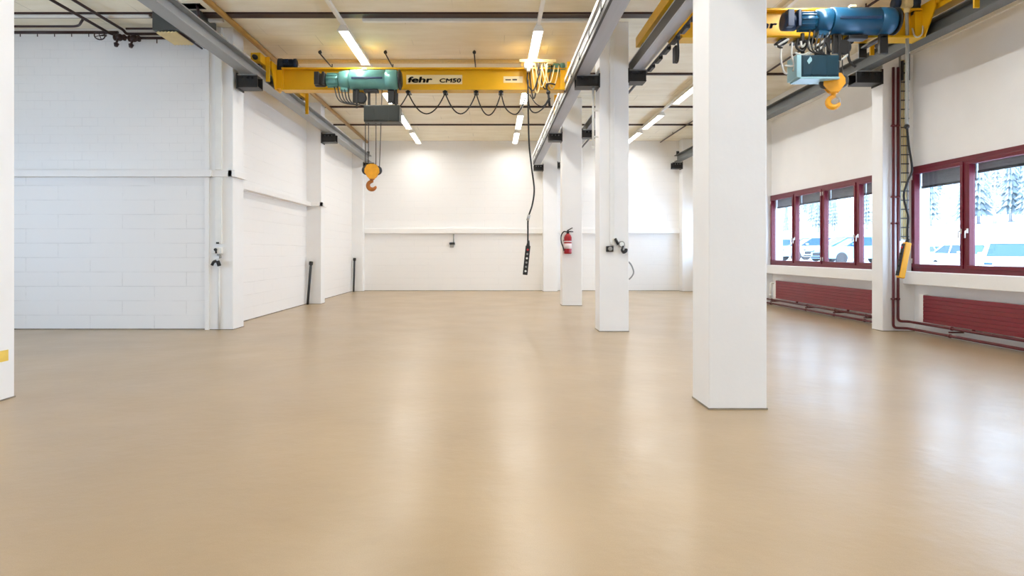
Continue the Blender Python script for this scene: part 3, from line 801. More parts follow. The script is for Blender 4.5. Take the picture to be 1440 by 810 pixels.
    for k in range(17):
        a_ = PI * 0.62 - k / 16 * PI * 1.50
        path.append(Vector((hx, yc + 0.01, zb - 0.01)) + (wv * (math.cos(a_ + PI / 2 - 0.0) * -R) + Vector((0, 0, math.sin(a_ + PI / 2) * 0))) * 0 + wv * (R * math.cos(PI / 2 + k / 16 * PI * 1.45)) + Vector((0, 0, R * math.sin(PI / 2 + k / 16 * PI * 1.45))))
        rad.append(0.034 + 0.012 * math.sin(k / 16 * PI) - (0.022 if k == 16 else 0.010 * max(0, k - 12) / 4))
    hk_path = path
    hk.sweep(path, rad, 12)
    hk.lathe((hx, yc + 0.01, hb_top - 0.33), (0, 0, 1), [(0, 0.045), (0.03, 0.05), (0.06, 0.045)], 16)
    hk.build('hook', M['hook_bronze'] if drum_mat is M['teal'] else M['hook_yellow'], hb)
    if drum_mat is not M['teal']:
        MB().sweep([hk_path[-1], hk_path[-1] + Vector((0, 0, 0.06)), hk_path[1] - Vector((0, 0, 0.02))], 0.014, 8).build('safety_latch', M['steel'], hb)
    return r
def thing_part(name, parent):
    """a small swivel pin that carries the pieces of a compound part"""
    off = origin(parent)
    m = MB(); c0 = off
    o = bpy.data.objects.new(name, None); COL.objects.link(o); o.parent = parent
    return o

# -- left bay crane
ZRL, ZRC, ZRR, ZRW = 5.245, 5.15, 5.235, 5.245
cr1 = crane(-4.75, 1.73, 13.72, 12.85, 16.15, 'yellow crane spanning the left bay with cream nameplate and cable loops', ZRL, ZRC, {1: 'motor_blue', -1: 'teal'})
YG = 13.72 - 0.014
pl = MB(); a = at(571.5, 118.3, YG); b = at(650, 105.5, YG)
pl.box(a.x, b.x, YG - 0.008, YG - 0.001, a.z, b.z, 0.002)
npl = pl.build('nameplate', M['plate'], cr1, 'cream nameplate with bold black lettering')
t0 = at(573.2, 116.0, YG)
text_mesh('lettering', 'fehr', 0.168, (t0.x, YG - 0.0125, t0.z), M['ink'], npl, 0.006, 0.12, 1.86)
t0 = at(617.5, 116.0, YG)
text_mesh('lettering', 'CM50', 0.118, (t0.x, YG - 0.0125, t0.z), M['ink'], npl, 0.0035, 0.12, 1.58)
a = at(708, 116.5, YG); b = at(735, 107.5, YG)
p2_ = MB().box(a.x, b.x, YG - 0.008, YG - 0.001, a.z, b.z, 0.002).build('load_plate', M['plate'], cr1, 'small cream plate with two faint dashes')
m = MB(); m.box(a.x + 0.04, a.x + 0.16, YG - 0.011, YG - 0.007, a.z + 0.05, a.z + 0.075); m.box(a.x + 0.19, a.x + 0.29, YG - 0.011, YG - 0.007, a.z + 0.05, a.z + 0.08)
m.build('marking', M['ink'], p2_)
# festoon on the lower flange
ft = [574, 626, 669.5, 704.5]
drops = [160, 158, 161]
YF_ = 13.62
px = [at(x, 131, YF_) for x in ft]
for p in px:
    m = MB(); m.box(p.x - 0.05, p.x + 0.05, YF_ - 0.05, YF_ + 0.22, 4.895, 4.925, 0.006); m.box(p.x - 0.03, p.x + 0.03, YF_ + 0.06, YF_ + 0.10, 4.925, 4.952)
    m.lathe((p.x, YF_ - 0.05, 4.91), (0, 1, 0), [(0, 0.035), (0.1, 0.035)], 12)
    m.build('festoon_trolley', M['black'], cr1)
ends = [at(548, 158, 13.3)] + px
for i in range(4):
    A, B = ends[i], ends[i + 1]
    A = Vector((A.x, A.y, A.z)); B = Vector((B.x, B.y, 4.89))
    if i: A.z = 4.89
    MB().sweep(sag(A, B, 0.10 if i == 0 else (0.44, 0.44, 0.47)[i - 1], 18), 0.013, 8).build('festoon_cable', M['rubber'], cr1)
e0 = Vector((px[3].x, YF_, 4.89)); e1 = at(724, 161, YF_); e2 = at(741, 131, YF_)
MB().sweep(smooth_path([e0, at(711, 152, YF_), e1, at(733, 152, YF_), e2], 7), 0.013, 8).build('festoon_cable', M['rubber'], cr1)
# parked cable bundle near the right end
for k, (xa_, za_, xb_, zb_, dr) in enumerate([(748, 88, 762, 92, 0.62), (752, 86, 770, 92, 0.50), (757, 86, 776, 90, 0.56), (761, 86, 780, 92, 0.44), (766, 88, 786, 92, 0.52), (744, 90, 757, 94, 0.70)]):
    yk = 13.50 + 0.03 * (k % 3)
    MB().sweep(sag(at(xa_, za_, yk), at(xb_, zb_, yk), dr, 18), 0.013, 8).build('festoon_cable', M['cream_cable'] if k % 3 != 2 else M['rubber'], cr1, 'pale parked cable loop' if k % 3 != 2 else None)
MB().sweep(smooth_path([at(742, 98, 13.5), at(742, 118, 13.48), at(750, 127, 13.48), at(757, 108, 13.48), at(760, 97, 13.5)], 8), 0.014, 8).build('festoon_cable', M['rubber'], cr1)
MB().sweep(smooth_path([at(742, 128, 13.5), at(745, 152, 13.48), at(753, 158.5, 13.48), at(764, 152, 13.48), at(774, 138, 13.5)], 8), 0.013, 8).build('festoon_cable', M['rubber'], cr1)
MB().sweep(smooth_path([at(745, 133, 13.52), at(754, 146, 13.5), at(764, 149, 13.5), at(772, 138, 13.5)], 8), 0.010, 8).build('festoon_cable', M['rubber'], cr1)
m = MB(); a = at(730, 88.5, 13.5); b = at(782, 84, 13.5)
m.box(a.x, b.x, 13.44, 13.52, a.z, b.z, 0.01); m.box(a.x + 0.6, a.x + 0.72, 13.45, 13.7, a.z - 0.03, a.z, 0.01)
m.box(a.x + 0.05, a.x + 0.09, 13.52, 13.68, a.z + 0.0, a.z + 0.03)
m.build('cable_arm', M['cream_cable'], cr1, 'cream bracket arm carrying cable loops')
m = MB(); a = at(737, 97, 13.46); b = at(749, 88, 13.46); m.box(a.x, b.x, 13.40, 13.54, a.z, b.z, 0.03); c_ = (a + b) / 2
m.lathe((c_.x, 13.46, a.z - 0.06), (0, 0, 1), [(0, 0.03), (0.07, 0.055)], 12); m.build('junction_box', M['white_plastic'], cr1, 'white cable junction box')
m = MB(); a = at(771, 130, 13.46); m.ball(a, 0.045); m.sweep([a, at(773, 150, 13.46)], [0.02, 0.028], 10); m.sweep(smooth_path([a, at(768, 120, 13.46), at(773, 117.5, 13.46), at(781, 119, 13.46)], 6), 0.018, 8)
m.build('cable_gland', M['rubber'], cr1)

x0h = at(493, 112, 13.35).x
hoist(x0h, 13.35, 5.10, 'pale teal rope hoist of the left crane with hook block on long ropes', M['teal'], M['box_dark'],
      (at(513, 0, 13.35).x, at(563, 0, 13.35).x, at(0, 172.5, 13.35).z, at(0, 149.5, 13.35).z), at(0, 268.5, 13.35).z,
      [(at(513.5, 0, 13.35).x, at(513.5, 0, 13.35).x), (at(518, 0, 13.35).x, at(518, 0, 13.35).x), (at(528.5, 0, 13.35).x, at(528.5, 0, 13.35).x), (at(537, 0, 13.35).x, at(533.5, 0, 13.35).x)],
      at(523, 0, 13.35).x, 0.15)

# pendant of the left crane
pd = thing('crane_pendant', at(740, 386.5, 13.45), 'black push-button pendant hanging on a cable from the left crane', 'crane control')
cab = smooth_path([at(742.5, 112, 13.45), at(742.8, 150, 13.45), at(744, 200, 13.45), at(747.5, 235, 13.45), at(751.2, 266, 13.45), at(748.5, 288, 13.45), at(743, 306, 13.45), at(742.4, 325, 13.45), at(742.3, 342, 13.45)], 8)
MB().sweep(cab, 0.017, 8).build('cable', M['rubber'], pd)
MB().sweep([at(744.2, 302, 13.45), at(742.0, 310, 13.45)], 0.032, 10).build('cable_grip', M['steel'], pd)
top, bot = at(742.6, 345.5, 13.45), at(738.3, 386.5, 13.45)
ax = (top - bot); L_ = ax.length; ax.normalize(); sx_ = Vector((ax.z, 0, -ax.x))
m = MB(); m.obox((top + bot) / 2, sx_ * 0.050, Vector((0, 0.04, 0)), ax * (L_ / 2), 0.012)
m.sweep([top - ax * 0.01, top + ax * 0.06, top + ax * 0.11], [0.04, 0.028, 0.018], 12)
m.build('body', M['black'], pd)
for k in range(6):
    cpos = bot + ax * (0.08 + k * 0.09) - Vector((0, 0.04, 0))
    MB().lathe(cpos, (0, -1, 0), [(0, 0.022), (0.012, 0.022), (0.016, 0.016)], 12).build('button', M['btn_red'] if k == 5 else (M['white_plastic'] if k in (0, 3) else M['grey_plastic']), pd)

# -- right bay crane
cr2 = crane(2.78, 7.09, 10.42, 8.9, 11.95, 'yellow crane spanning the right bay partly hidden by the large column', ZRR, ZRW, {-1: 'motor_blue', 1: 'motor_blue'})
YG2 = 10.42 - 0.014
t0 = at(1049, 39.6, YG2)
text_mesh('lettering', 'fehr', 0.16, (t0.x, YG2 - 0.006, t0.z), M['ink'], cr2, 0.006, 0.12, 1.86)
x0h = at(1166, 0, 10.05).x
hoist(x0h, 10.05, at(0, 30, 10.05).z, 'dark blue rope hoist of the right crane with raised yellow hook', M['teal_daylit'], M['box_teal'],
      (at(1127, 0, 9.93).x, at(1180, 0, 9.93).x, at(0, 108, 9.93).z, at(0, 77, 9.93).z), at(0, 153.5, 10.05).z,
      [(at(1160, 0, 10.05).x, at(1161, 0, 10.05).x), (at(1164, 0, 10.05).x, at(1165, 0, 10.05).x), (at(1182, 0, 10.05).x, at(1180, 0, 10.05).x), (at(1186, 0, 10.05).x, at(1185, 0, 10.05).x)],
      at(1173, 0, 10.05).x, -0.35)
Yw = 10.02
for pts in ([(1090, 66), (1100, 60), (1109, 55)], [(1099, 66), (1098, 82), (1102, 100), (1107, 104)], [(1114, 60), (1113, 76), (1117, 92), (1115, 100)], [(1115, 92), (1130, 80), (1147, 72), (1158, 65)],
            [(1118, 74), (1128, 77), (1138, 74)], [(1143, 67), (1155, 60), (1162, 52), (1172, 37)], [(1126, 58), (1128, 66), (1134, 60)], [(1103, 92), (1112, 93), (1120, 92)], [(1136, 56), (1139, 66), (1139, 76)], [(1176, 86), (1186, 82), (1193, 76)]):
    MB().sweep(smooth_path([at(x, y, Yw) for x, y in pts], 7), 0.016, 8).build('festoon_cable', M['grey_cable'], cr2, 'pale grey cable')
for pts in ([(1098, 57), (1092, 63), (1100, 68)], [(1122, 56), (1120, 66), (1128, 72), (1134, 64), (1132, 56)], [(1194, 62), (1193, 78), (1196, 88), (1203, 94)], [(1160, 50), (1163, 62), (1168, 74)]):
    MB().sweep(smooth_path([at(x, y, Yw) for x, y in pts], 7), 0.02, 8).build('festoon_cable', M['rubber'], cr2)
for x in (1100, 1122, 1138, 1192):
    p = at(x, 58, 10.32); m = MB(); m.box(p.x - 0.05, p.x + 0.05, 10.24, 10.52, 4.895, 4.925, 0.006); m.box(p.x - 0.02, p.x + 0.02, 10.40, 10.44, 4.925, 4.952); m.lathe((p.x, 10.22, 4.88), (0, 1, 0), [(0, 0.05), (0.12, 0.05)], 12)
    m.build('festoon_trolley', M['black'], cr2)
MB().sweep(smooth_path([at(1283, 40, 10.3), at(1286, 50, 10.2), at(1291, 52, 10.2), at(1297, 47, 10.2), at(1298, 36, 10.3)], 7), 0.012, 8).build('festoon_cable', M['grey_cable'], cr2, 'pale grey cable')
m = MB(); a = at(1275, 6, 10.3); m.box(a.x - 0.07, a.x + 0.07, 10.22, 10.38, a.z - 0.07, a.z + 0.09, 0.03); m.lathe((a.x, 10.3, a.z - 0.14), (0, 0, 1), [(0, 0.035), (0.08, 0.055)], 12)
m.build('junction_box', M['cream_cable'], cr2, 'cream cable junction box')
# pendant of the right crane
pd2 = thing('crane_pendant', at(1267, 392, 10.35), 'yellow push-button pendant hanging on a cable by the right pilaster', 'crane control')
pa = smooth_path([at(1275, 14, 10.3), at(1275.8, 60, 10.33), at(1275.5, 120, 10.35), at(1275.0, 176, 10.35)], 6)
MB().sweep(pa, 0.026, 10).build('cable', M['grey_plastic'], pd2, 'pale grey sheathed cable')
pa = smooth_path([at(1275, 176, 10.35), at(1278, 205, 10.35), at(1282.5, 238, 10.35), at(1276, 256, 10.35), at(1271, 274, 10.35), at(1274, 292, 10.35), at(1277.2, 306, 10.35), at(1276.0, 322, 10.35), at(1276, 338, 10.35)], 7)
MB().sweep(pa, 0.017, 8).build('cable', M['rubber'], pd2)
MB().ball(at(1275, 178, 10.35), 0.042).build('cable_grip', M['black'], pd2)
top, bot = at(1276, 341, 10.35), at(1266, 391, 10.35)
ax = (top - bot); L_ = ax.length; ax.normalize(); sx_ = Vector((ax.z, 0, -ax.x))
m = MB(); m.obox((top + bot) / 2, sx_ * 0.050, Vector((0, 0.045, 0)), ax * (L_ / 2), 0.014); m.build('body', M['pend_yellow'], pd2)
m = MB(); m.obox((top + bot) / 2 - sx_ * 0.056, sx_ * 0.012, Vector((0, 0.035, 0)), ax * (L_ / 2 - 0.03), 0.006); m.build('button_strip', M['black'], pd2)
m = MB(); m.sweep([top - ax * 0.02, top + ax * 0.06], [0.04, 0.02], 12); m.build('cable_sleeve', M['rubber'], pd2)
for k in range(5):
    cpos = bot + ax * (0.09 + k * 0.1) - sx_ * 0.066
    MB().lathe(cpos, -sx_, [(0, 0.02), (0.012, 0.02), (0.016, 0.015)], 12).build('button', M['btn_red'] if k == 4 else M['black'], pd2)

# power feed cables along the right hand middle beam
fd = thing('cable_festoon', (2.98, 10.5, 4.85), 'dark conductor line with cable loops along the right middle beam', 'cable')
MB().box(2.93, 2.965, 2.0, 24.0, 4.93, 4.97, 0.004).build('track', M['rail_dark'], fd)
m = MB(); y = 8.6
while y < 12.0: m.box(2.925, 2.99, y, y + 0.30, 4.885, 4.955, 0.01); y += 0.52
m.build_each('clamp', M['black'], fd)
MB().sweep(smooth_path([(2.96, 10.2, 4.93), (3.0, 10.3, 4.72), (3.03, 10.45, 4.62), (3.04, 10.6, 4.66), (3.05, 10.65, 4.85)], 8), 0.016, 8).build('cable', M['rubber'], fd)
m = MB(); m.box(3.02, 3.08, 10.55, 10.72, 4.66, 4.92, 0.01); m.build('connector', M['black'], fd)

# ------------------------------------------------------------------ ceiling lights
TRK = [(-2.80, 'left bay'), (0.87, 'middle of the left bay'), (5.15, 'right bay')]
def light(x, y0, label, group='fluorescent ceiling lights', L=2.15):
    r = thing('ceiling_light', (x, y0 + L / 2, 5.62), label, 'ceiling light', group)
    m = MB()
    m.prism([(x - 0.05, 0, 5.76), (x + 0.05, 0, 5.76), (x + 0.105, 0, 5.665), (x + 0.09, 0, 5.665), (x + 0.045, 0, 5.735), (x - 0.045, 0, 5.735), (x - 0.09, 0, 5.665), (x - 0.105, 0, 5.665)], (0, y0, 0), (0, y0 + L, 0))
    for yy in (y0 - 0.012, y0 + L): m.prism([(x - 0.05, yy, 5.76), (x + 0.05, yy, 5.76), (x + 0.105, yy, 5.645), (x - 0.105, yy, 5.645)], (0, 0, 0), (0, 0.012, 0))
    m.build('housing', M['housing'], r)
    MB().lathe((x, y0 + 0.012, 5.695), (0, 1, 0), [(0, 0.030), (L - 0.024, 0.030)], 10).build('tube', M['lamp'], r, 'glowing fluorescent tube')
    return r
STARTS = [12.0, 15.75, 19.4, 22.25]
NEAR = [-2.8, 0.9, 4.6, 8.3]
proto = None
where = ['nearest lit', 'behind the crane', 'third', 'last before back wall']
for (x, nm) in TRK:
    tr = MB(); tr.box(x - 0.035, x + 0.035, -7.0, 24.95, 5.762, 5.83, 0.004)
    for k in range(16): tr.box(x - 0.015, x + 0.015, -6 + k * 2.0, -5.97 + k * 2.0, 5.83, ZC + 0.001)
    o = tr.build('light_track', M['trunking']); tag(o, {'left bay': 'long white lighting track along the left bay ceiling', 'middle of the left bay': 'long white lighting track beside the middle crane beam', 'right bay': 'long white lighting track in the right bay'}[nm], 'lighting track', 'ceiling lighting tracks')
    for k, y0 in enumerate(STARTS + NEAR):
        if k < 4:
            lab = {0: 'glowing ceiling light before the crane on the %s track', 1: 'ceiling light above the crane girder on the %s track', 2: 'glowing ceiling light just past the crane on the %s track', 3: 'glowing ceiling light closest to the back wall on the %s track'}[k] % {'left bay': 'left', 'middle of the left bay': 'middle', 'right bay': 'right bay'}[nm]
        else:
            lab = 'ceiling light above the viewer on the %s track' % {'left bay': 'left', 'middle of the left bay': 'middle', 'right bay': 'right bay'}[nm]
        if proto is None: proto = light(x, y0, lab); px0, py0 = x, y0
        else: dup(proto, (x - px0, y0 - py0, 0), lab)
        la = bpy.data.lights.new('lamp_light', 'AREA'); la.shape = 'RECTANGLE'; la.size = 0.15; la.size_y = 2.1
        la.energy = LAMP_W * (1.4 if x > 4 else 1.0); la.spread = 2.95; la.color = LAMP_COL[:3]
        lo_ = bpy.data.objects.new('lamp_light', la); COL.objects.link(lo_); lo_.location = (x, y0 + 1.075, 5.655)

# white trunking across the ceiling and pipes
def bar(name, x0, x1, y, z, h, mt, label, cat, bev=0.006):
    o = MB().box(x0, x1, y - 0.045, y + 0.045, z, z + h, bev).build(name, mt); return tag(o, label, cat)
bar('cable_trunking', at(512, 0, 12.0).x, at(832, 0, 12.0).x, 11.872, 5.775, 0.082, M['trunking'], 'white cable trunking across the ceiling beside the dark joint', 'cable trunking')
bar('cable_trunking', at(281, 0, 12.0).x, at(318, 0, 12.0).x, 11.872, 5.775, 0.082, M['trunking'], 'short white trunking piece above the left crane beam', 'cable trunking')
bar('cable_trunking', -10.5, at(216, 0, 11.8).x, 11.68, 5.795, 0.062, M['trunking'], 'white cable trunking across the left side bay ceiling', 'cable trunking')
bar('cable_trunking', at(416, 0, 14.5).x, 1.45, 14.5, 5.78, 0.075, M['cream_cable'], 'cream trunking across the ceiling above the left crane', 'cable trunking')
for xp, lab in ((450, 'dark conduit rod on the ceiling above the hoist motor'), (542, 'dark conduit rod on the ceiling above the hoist drum'), (667, 'dark conduit rod on the ceiling above the nameplate')):
    a = at(xp, 76, 13.75)
    m = MB(); m.sweep([(a.x, 13.75, 5.77), (a.x, 15.4, 5.77)], 0.014, 8); m.ball((a.x, 13.75, 5.80), 0.04, 10)
    for yy in (13.8, 14.8, 15.3): m.box(a.x - 0.01, a.x + 0.01, yy - 0.01, yy + 0.01, 5.77, ZC)
    tag(m.build('ceiling_conduit', M['black']), lab, 'conduit', 'ceiling conduit rods above the left crane')
m = MB(); m.sweep([(-4.86, 3.0, 5.80), (-4.86, 24.9, 5.80)], 0.055, 12)
for k in range(9): m.box(-4.875, -4.845, 4 + k * 2.4, 4.03 + k * 2.4, 5.83, ZC)
tag(m.build('ceiling_pipe', M['tan_pipe']), 'long ochre pipe under the ceiling above the left crane beam', 'pipe')
m = MB(); m.sweep([(6.55, 2.0, 5.79), (6.55, 24.9, 5.79)], 0.022, 10)
for k in range(9): m.box(6.542, 6.558, 4 + k * 2.4, 4.02 + k * 2.4, 5.8, ZC)
tag(m.build('ceiling_pipe', M['black_pipe']), 'thin dark pipe along the right bay ceiling', 'pipe')
# dark joint cover strip along the large ceiling joint is the gap itself
# black switch box with hanging conduit beside the left beam
sb = thing('ceiling_junction_box', at(271, 8, 11.3), 'black switch box with bent conduit under the ceiling above the left beam', 'junction box')
a = at(258, 0, 11.3); b = at(284, 7, 11.3)
MB().box(a.x, b.x, 11.2, 11.45, b.z, ZC, 0.01).build('box', M['black'], sb)
MB().sweep(elbow([at(275, 5, 11.3), at(278, 10, 11.3), at(279.5, 24, 11.3)], 0.03), 0.025, 10).build('conduit', M['black_pipe'], sb)

# ------------------------------------------------------------------ side bay: heater, pipework
ht = thing('unit_heater', (-5.8, 12.0, 5.42), 'dark grey ceiling heater box with cream louvres behind the left beam', 'heater')
MB().box(at(214, 0, 11.5).x, -5.25, 11.5, 12.19, 5.50, 5.855, 0.008).build('casing', M['heater'], ht)
m = MB()
for k in range(6):
    x = at(218, 0, 11.5).x + 0.02 + k * 0.062
    m.obox((x + 0.02, 11.85, 5.462), Vector((0.024, 0, 0.010)), Vector((0, 0.34, 0)), Vector((-0.004, 0, 0.010)))
m.build_each('louvre', M['louvre'], ht, 'cream louvre blade')
m = MB()
for x in (-5.62, -5.54): m.sweep([(x, 11.5, 5.45), (x, 12.4, 5.45)], 0.018, 8)
m.build_each('pipe', M['black_pipe'], ht)

pp = thing('pipework', (-7.2, 12.2, 5.6), 'dark brown pipework with valves below the side bay ceiling', 'pipe')
PY = 12.30
xa1, xa2 = -7.33, -7.03
MB().sweep(elbow([(xa1, 5.5, 5.70), (xa1, 12.28, 5.70), (xa1 + 0.35, 12.30, 5.62), (-5.65, 12.30, 5.62)], 0.08), 0.026, 10).build('pipe', M['black_pipe'], pp)
MB().sweep(elbow([(xa2, 5.5, 5.74), (xa2, 12.20, 5.74), (xa2, 12.30, 5.70), (-5.65, 12.30, 5.70)], 0.05), 0.026, 10).build('pipe', M['black_pipe'], pp)
MB().sweep([(-10.4, 12.32, 5.735), (-7.2, 12.32, 5.735)], 0.030, 10).build('pipe', M['black_pipe'], pp)
MB().sweep(elbow([(-10.4, 11.95, 5.72), (-7.72, 11.95, 5.72), (-7.42, 11.6, 5.72)], 0.14), 0.022, 10).build('pipe', M['black_pipe'], pp)
MB().sweep(elbow([(-7.0, 12.24, 5.78), (-5.65, 12.24, 5.78)], 0.05), 0.020, 10).build('pipe', M['black_pipe'], pp)
for (x, z, s) in ((-7.14, 5.62, 1), (-6.86, 5.60, 1)):
    v = MB(); v.ball((x, PY - 0.04, z), 0.07, 12, (1.1, 0.9, 1)); v.lathe((x - 0.10, PY - 0.03, z), (1, 0, 0), [(0, 0.06), (0.025, 0.06), (0.03, 0.04), (0.17, 0.04), (0.175, 0.06), (0.20, 0.06)], 14)
    v.sweep([(x, PY - 0.06, z), (x - 0.02, PY - 0.12, z - 0.16)], 0.02, 8); v.lathe((x - 0.02, PY - 0.12, z - 0.2), (0.1, 0.2, 1), [(0, 0.03), (0.06, 0.05), (0.08, 0.02)], 12)
    vo = v.build('valve', M['black_pipe'], pp)
ring = [Vector((-7.42 + 0.10 * math.cos(t), 12.10 - 0.02 * math.sin(t), 5.60 + 0.07 * math.sin(t))) for t in [k * 2 * PI / 18 for k in range(18)]]
v = MB(); v.sweep(ring, 0.012, 8, True)
for t in (0.3, 0.3 + PI / 2): v.sweep([(-7.42 - 0.1 * math.cos(t), 12.10, 5.60 - 0.07 * math.sin(t)), (-7.42 + 0.1 * math.cos(t), 12.10, 5.60 + 0.07 * math.sin(t))], 0.008, 6)
v.sweep([(-7.42, 12.10, 5.60), (-7.40, 12.28, 5.66)], 0.012, 8); v.build('handwheel', M['black_pipe'], pp)
m = MB()
for k in range(8): m.box(-9.752 + k * 0.33, -9.74 + k * 0.33, 12.318, 12.33, 5.655, 5.72)
for x in (-6.45, -6.1, -5.85): m.box(x, x + 0.014, 12.295, 12.31, 5.52, 5.62)
m.build_each('pipe_hanger', M['black_pipe'], pp)

# ------------------------------------------------------------------ small fittings on walls and columns
# fire extinguisher
fx = at(798.5, 340, 17.88)
ex = thing('fire_extinguisher', (fx.x, 17.88, at(0, 357, 17.88).z), 'red fire extinguisher mounted on the third middle column', 'fire extinguisher')
zb0 = at(0, 357, 17.88).z; zt0 = at(0, 329, 17.88).z; R_ = 0.108
MB().lathe((fx.x, 17.87, zb0), (0, 0, 1), [(0, R_ * 0.85), (0.02, R_), (0.05, R_), (zt0 - zb0 - 0.10, R_), (zt0 - zb0 - 0.04, R_ * 0.8), (zt0 - zb0, R_ * 0.38), (zt0 - zb0 + 0.02, R_ * 0.3)], 28).build('cylinder', M['ext_red'], ex)
m = MB(); m.lathe((fx.x, 17.87, zb0 + 0.145), (0, 0, 1), [(0, R_ + 0.002), (0.145, R_ + 0.002)], 28); m.build('sticker', M['label_white'], ex, 'pale instruction sticker')
m = MB(); m.lathe((fx.x, 17.87, zb0 + 0.33), (0, 0, 1), [(0, R_ + 0.0015), (0.03, R_ + 0.0015)], 28); m.build('sticker', M['label_white'], ex, 'narrow pale sticker band')
m = MB(); m.lathe((fx.x, 17.87, zt0 + 0.01), (0, 0, 1), [(0, 0.04), (0.06, 0.035), (0.09, 0.025)], 14)
m.sweep([(fx.x - 0.02, 17.87, zt0 + 0.07), (fx.x + 0.15, 17.87, zt0 + 0.06)], 0.016, 8); m.sweep([(fx.x - 0.02, 17.87, zt0 + 0.09), (fx.x + 0.05, 17.87, zt0 + 0.13), (fx.x + 0.13, 17.87, zt0 + 0.17)], 0.014, 8)
m.build('valve_lever', M['black'], ex)
m = MB(); m.sweep(smooth_path([(fx.x - 0.03, 17.86, zt0 + 0.06), (fx.x - 0.12, 17.84, zt0 + 0.06), (fx.x - 0.19, 17.82, zt0 - 0.05), (fx.x - 0.19, 17.82, zt0 - 0.22), (fx.x - 0.14, 17.82, zt0 - 0.36), (fx.x - 0.115, 17.80, zt0 - 0.47)], 7), 0.017, 8)
m.build('hose', M['rubber'], ex)
m = MB(); m.box(fx.x - 0.06, fx.x + 0.06, 17.96, 18.0, zb0 + 0.1, zb0 + 0.5); m.box(fx.x - 0.115, fx.x + 0.115, 17.95, 17.98, zb0 + 0.36, zb0 + 0.39); m.build('wall_bracket', M['black'], ex)

# sockets and conduit on the second column
YC2 = 12.10
sk = thing('power_socket', at(857, 350, YC2), 'black square power socket on the second middle column', 'socket')
a = at(852, 354, YC2); b = at(862, 346, YC2)
MB().box(a.x, b.x, YC2 - 0.07, YC2 - 0.001, a.z, b.z, 0.012).build('housing', M['black'], sk)
c_ = (a + b) / 2; MB().lathe((c_.x, YC2 - 0.07, c_.z), (0, -1, 0), [(0, 0.04), (0.02, 0.04), (0.025, 0.03)], 18).build('cover', M['grey_plastic'], sk, 'round grey cover')
wc = thing('conduit', at(862, 340, YC2), 'white cable conduit running down the second middle column', 'conduit')
a = at(857.3, 345, YC2); b = at(863.5, 345, YC2)
MB().box(a.x, b.x, YC2 - 0.035, YC2 - 0.001, a.z - 0.0, ZC - 0.02, 0.006).build('duct', M['white_plastic'], wc)
MB().sweep([at(859.5, 346, YC2 - 0.03), at(859.5, 336, YC2 - 0.03)], 0.022, 10).build('sleeve', M['white_plastic'], wc)
cs = thing('plug_coupler', at(876, 350, YC2), 'black industrial plug couplers beside the socket on the second column', 'socket')
m = MB(); m.box(at(862, 0, YC2).x, at(868, 0, YC2).x, YC2 - 0.06, YC2 - 0.001, at(0, 337.5, YC2).z, at(0, 334, YC2).z, 0.008); m.build('bracket', M['white_plastic'], cs, 'white bracket')
m = MB(); m.sweep([at(865, 335.5, YC2 - 0.06), at(869.5, 344, YC2 - 0.08)], [0.024, 0.026], 12); m.build('plug', M['black'], cs)
m = MB(); c_ = at(873.5, 343.5, YC2); m.lathe((c_.x, YC2 - 0.001, c_.z), (0, -1, 0), [(0, 0.06), (0.05, 0.06), (0.06, 0.05)], 20); m.build('socket_housing', M['grey_plastic'], cs)
m = MB(); m.lathe((c_.x, YC2 - 0.061, c_.z), (0, -1, 0), [(0, 0.042), (0.012, 0.042)], 18); m.build('cover', M['white_plastic'], cs)
m = MB(); m.sweep(smooth_path([at(876.5, 346, YC2 - 0.07), at(874.5, 351, YC2 - 0.08), at(876.5, 354.5, YC2 - 0.08), at(880, 353, YC2 - 0.07), at(880.5, 350.5, YC2 - 0.05)], 6), [0.018] * 6 + [0.022] * 6 + [0.03] * 13, 12); m.build('plug', M['black'], cs)
o = MB().sweep(smooth_path([at(884, 368, 12.3), at(888, 373, 12.3), at(891, 382, 12.3), at(889, 388, 12.3), at(884.5, 393, 12.3)], 7), 0.014, 8).build('cable', M['grey_plastic'])
tag(o, 'grey cable loop sticking out behind the second middle column', 'cable')
MB().box(2.57, 2.62, 12.28, 12.32, at(0, 371, 12.3).z, at(0, 366, 12.3).z, 0.004).build('cable_clip', M['grey_plastic'], o)
m = MB(); p = at(835.8, 0, 12.25); m.sweep([(1.935, 12.25, 4.70), (1.935, 12.25, at(0, 207, 12.25).z)], 0.022, 10); m.lathe((1.935, 12.25, at(0, 209, 12.25).z), (0, 0, 1), [(0, 0.03), (0.05, 0.03)], 12)
m.box(1.935, 2.032, 12.24, 12.26, 4.2, 4.23); m.box(1.935, 2.032, 12.24, 12.26, 3.7, 3.73)
tag(m.build('conduit', M['white_plastic']), 'thin white conduit below the bracket of the second middle column', 'conduit')

# conduits and sockets on the left pilaster (corner of the brick wall)
YP = 12.40
lc = thing('conduit', at(309, 348, YP), 'white cable duct down the left corner pilaster', 'conduit')
a = at(304, 0, YP); b = at(313.5, 0, YP)
MB().box(a.x, b.x, YP - 0.07, YP - 0.001, at(0, 343, YP).z, 2.955, 0.008).build('duct', M['white_plastic'], lc)
MB().box(a.x, b.x, YP - 0.07, YP - 0.001, 3.095, ZC - 0.02, 0.008).build('duct', M['white_plastic'], lc)
MB().sweep([at(308, 376, YP - 0.02), at(308, 463, YP - 0.02)], 0.022, 10).build('pipe', M['white_plastic'], lc)
MB().box(at(290.5, 0, YP).x - 0.02, at(295, 0, YP).x, YP - 0.04, YP + 0.05, 0.0, ZC - 0.02, 0.006).build('corner_strip', M['paint'], lc)
ls = thing('power_socket', at(307, 350, YP), 'white socket box with plugged black couplers on the left pilaster', 'socket')
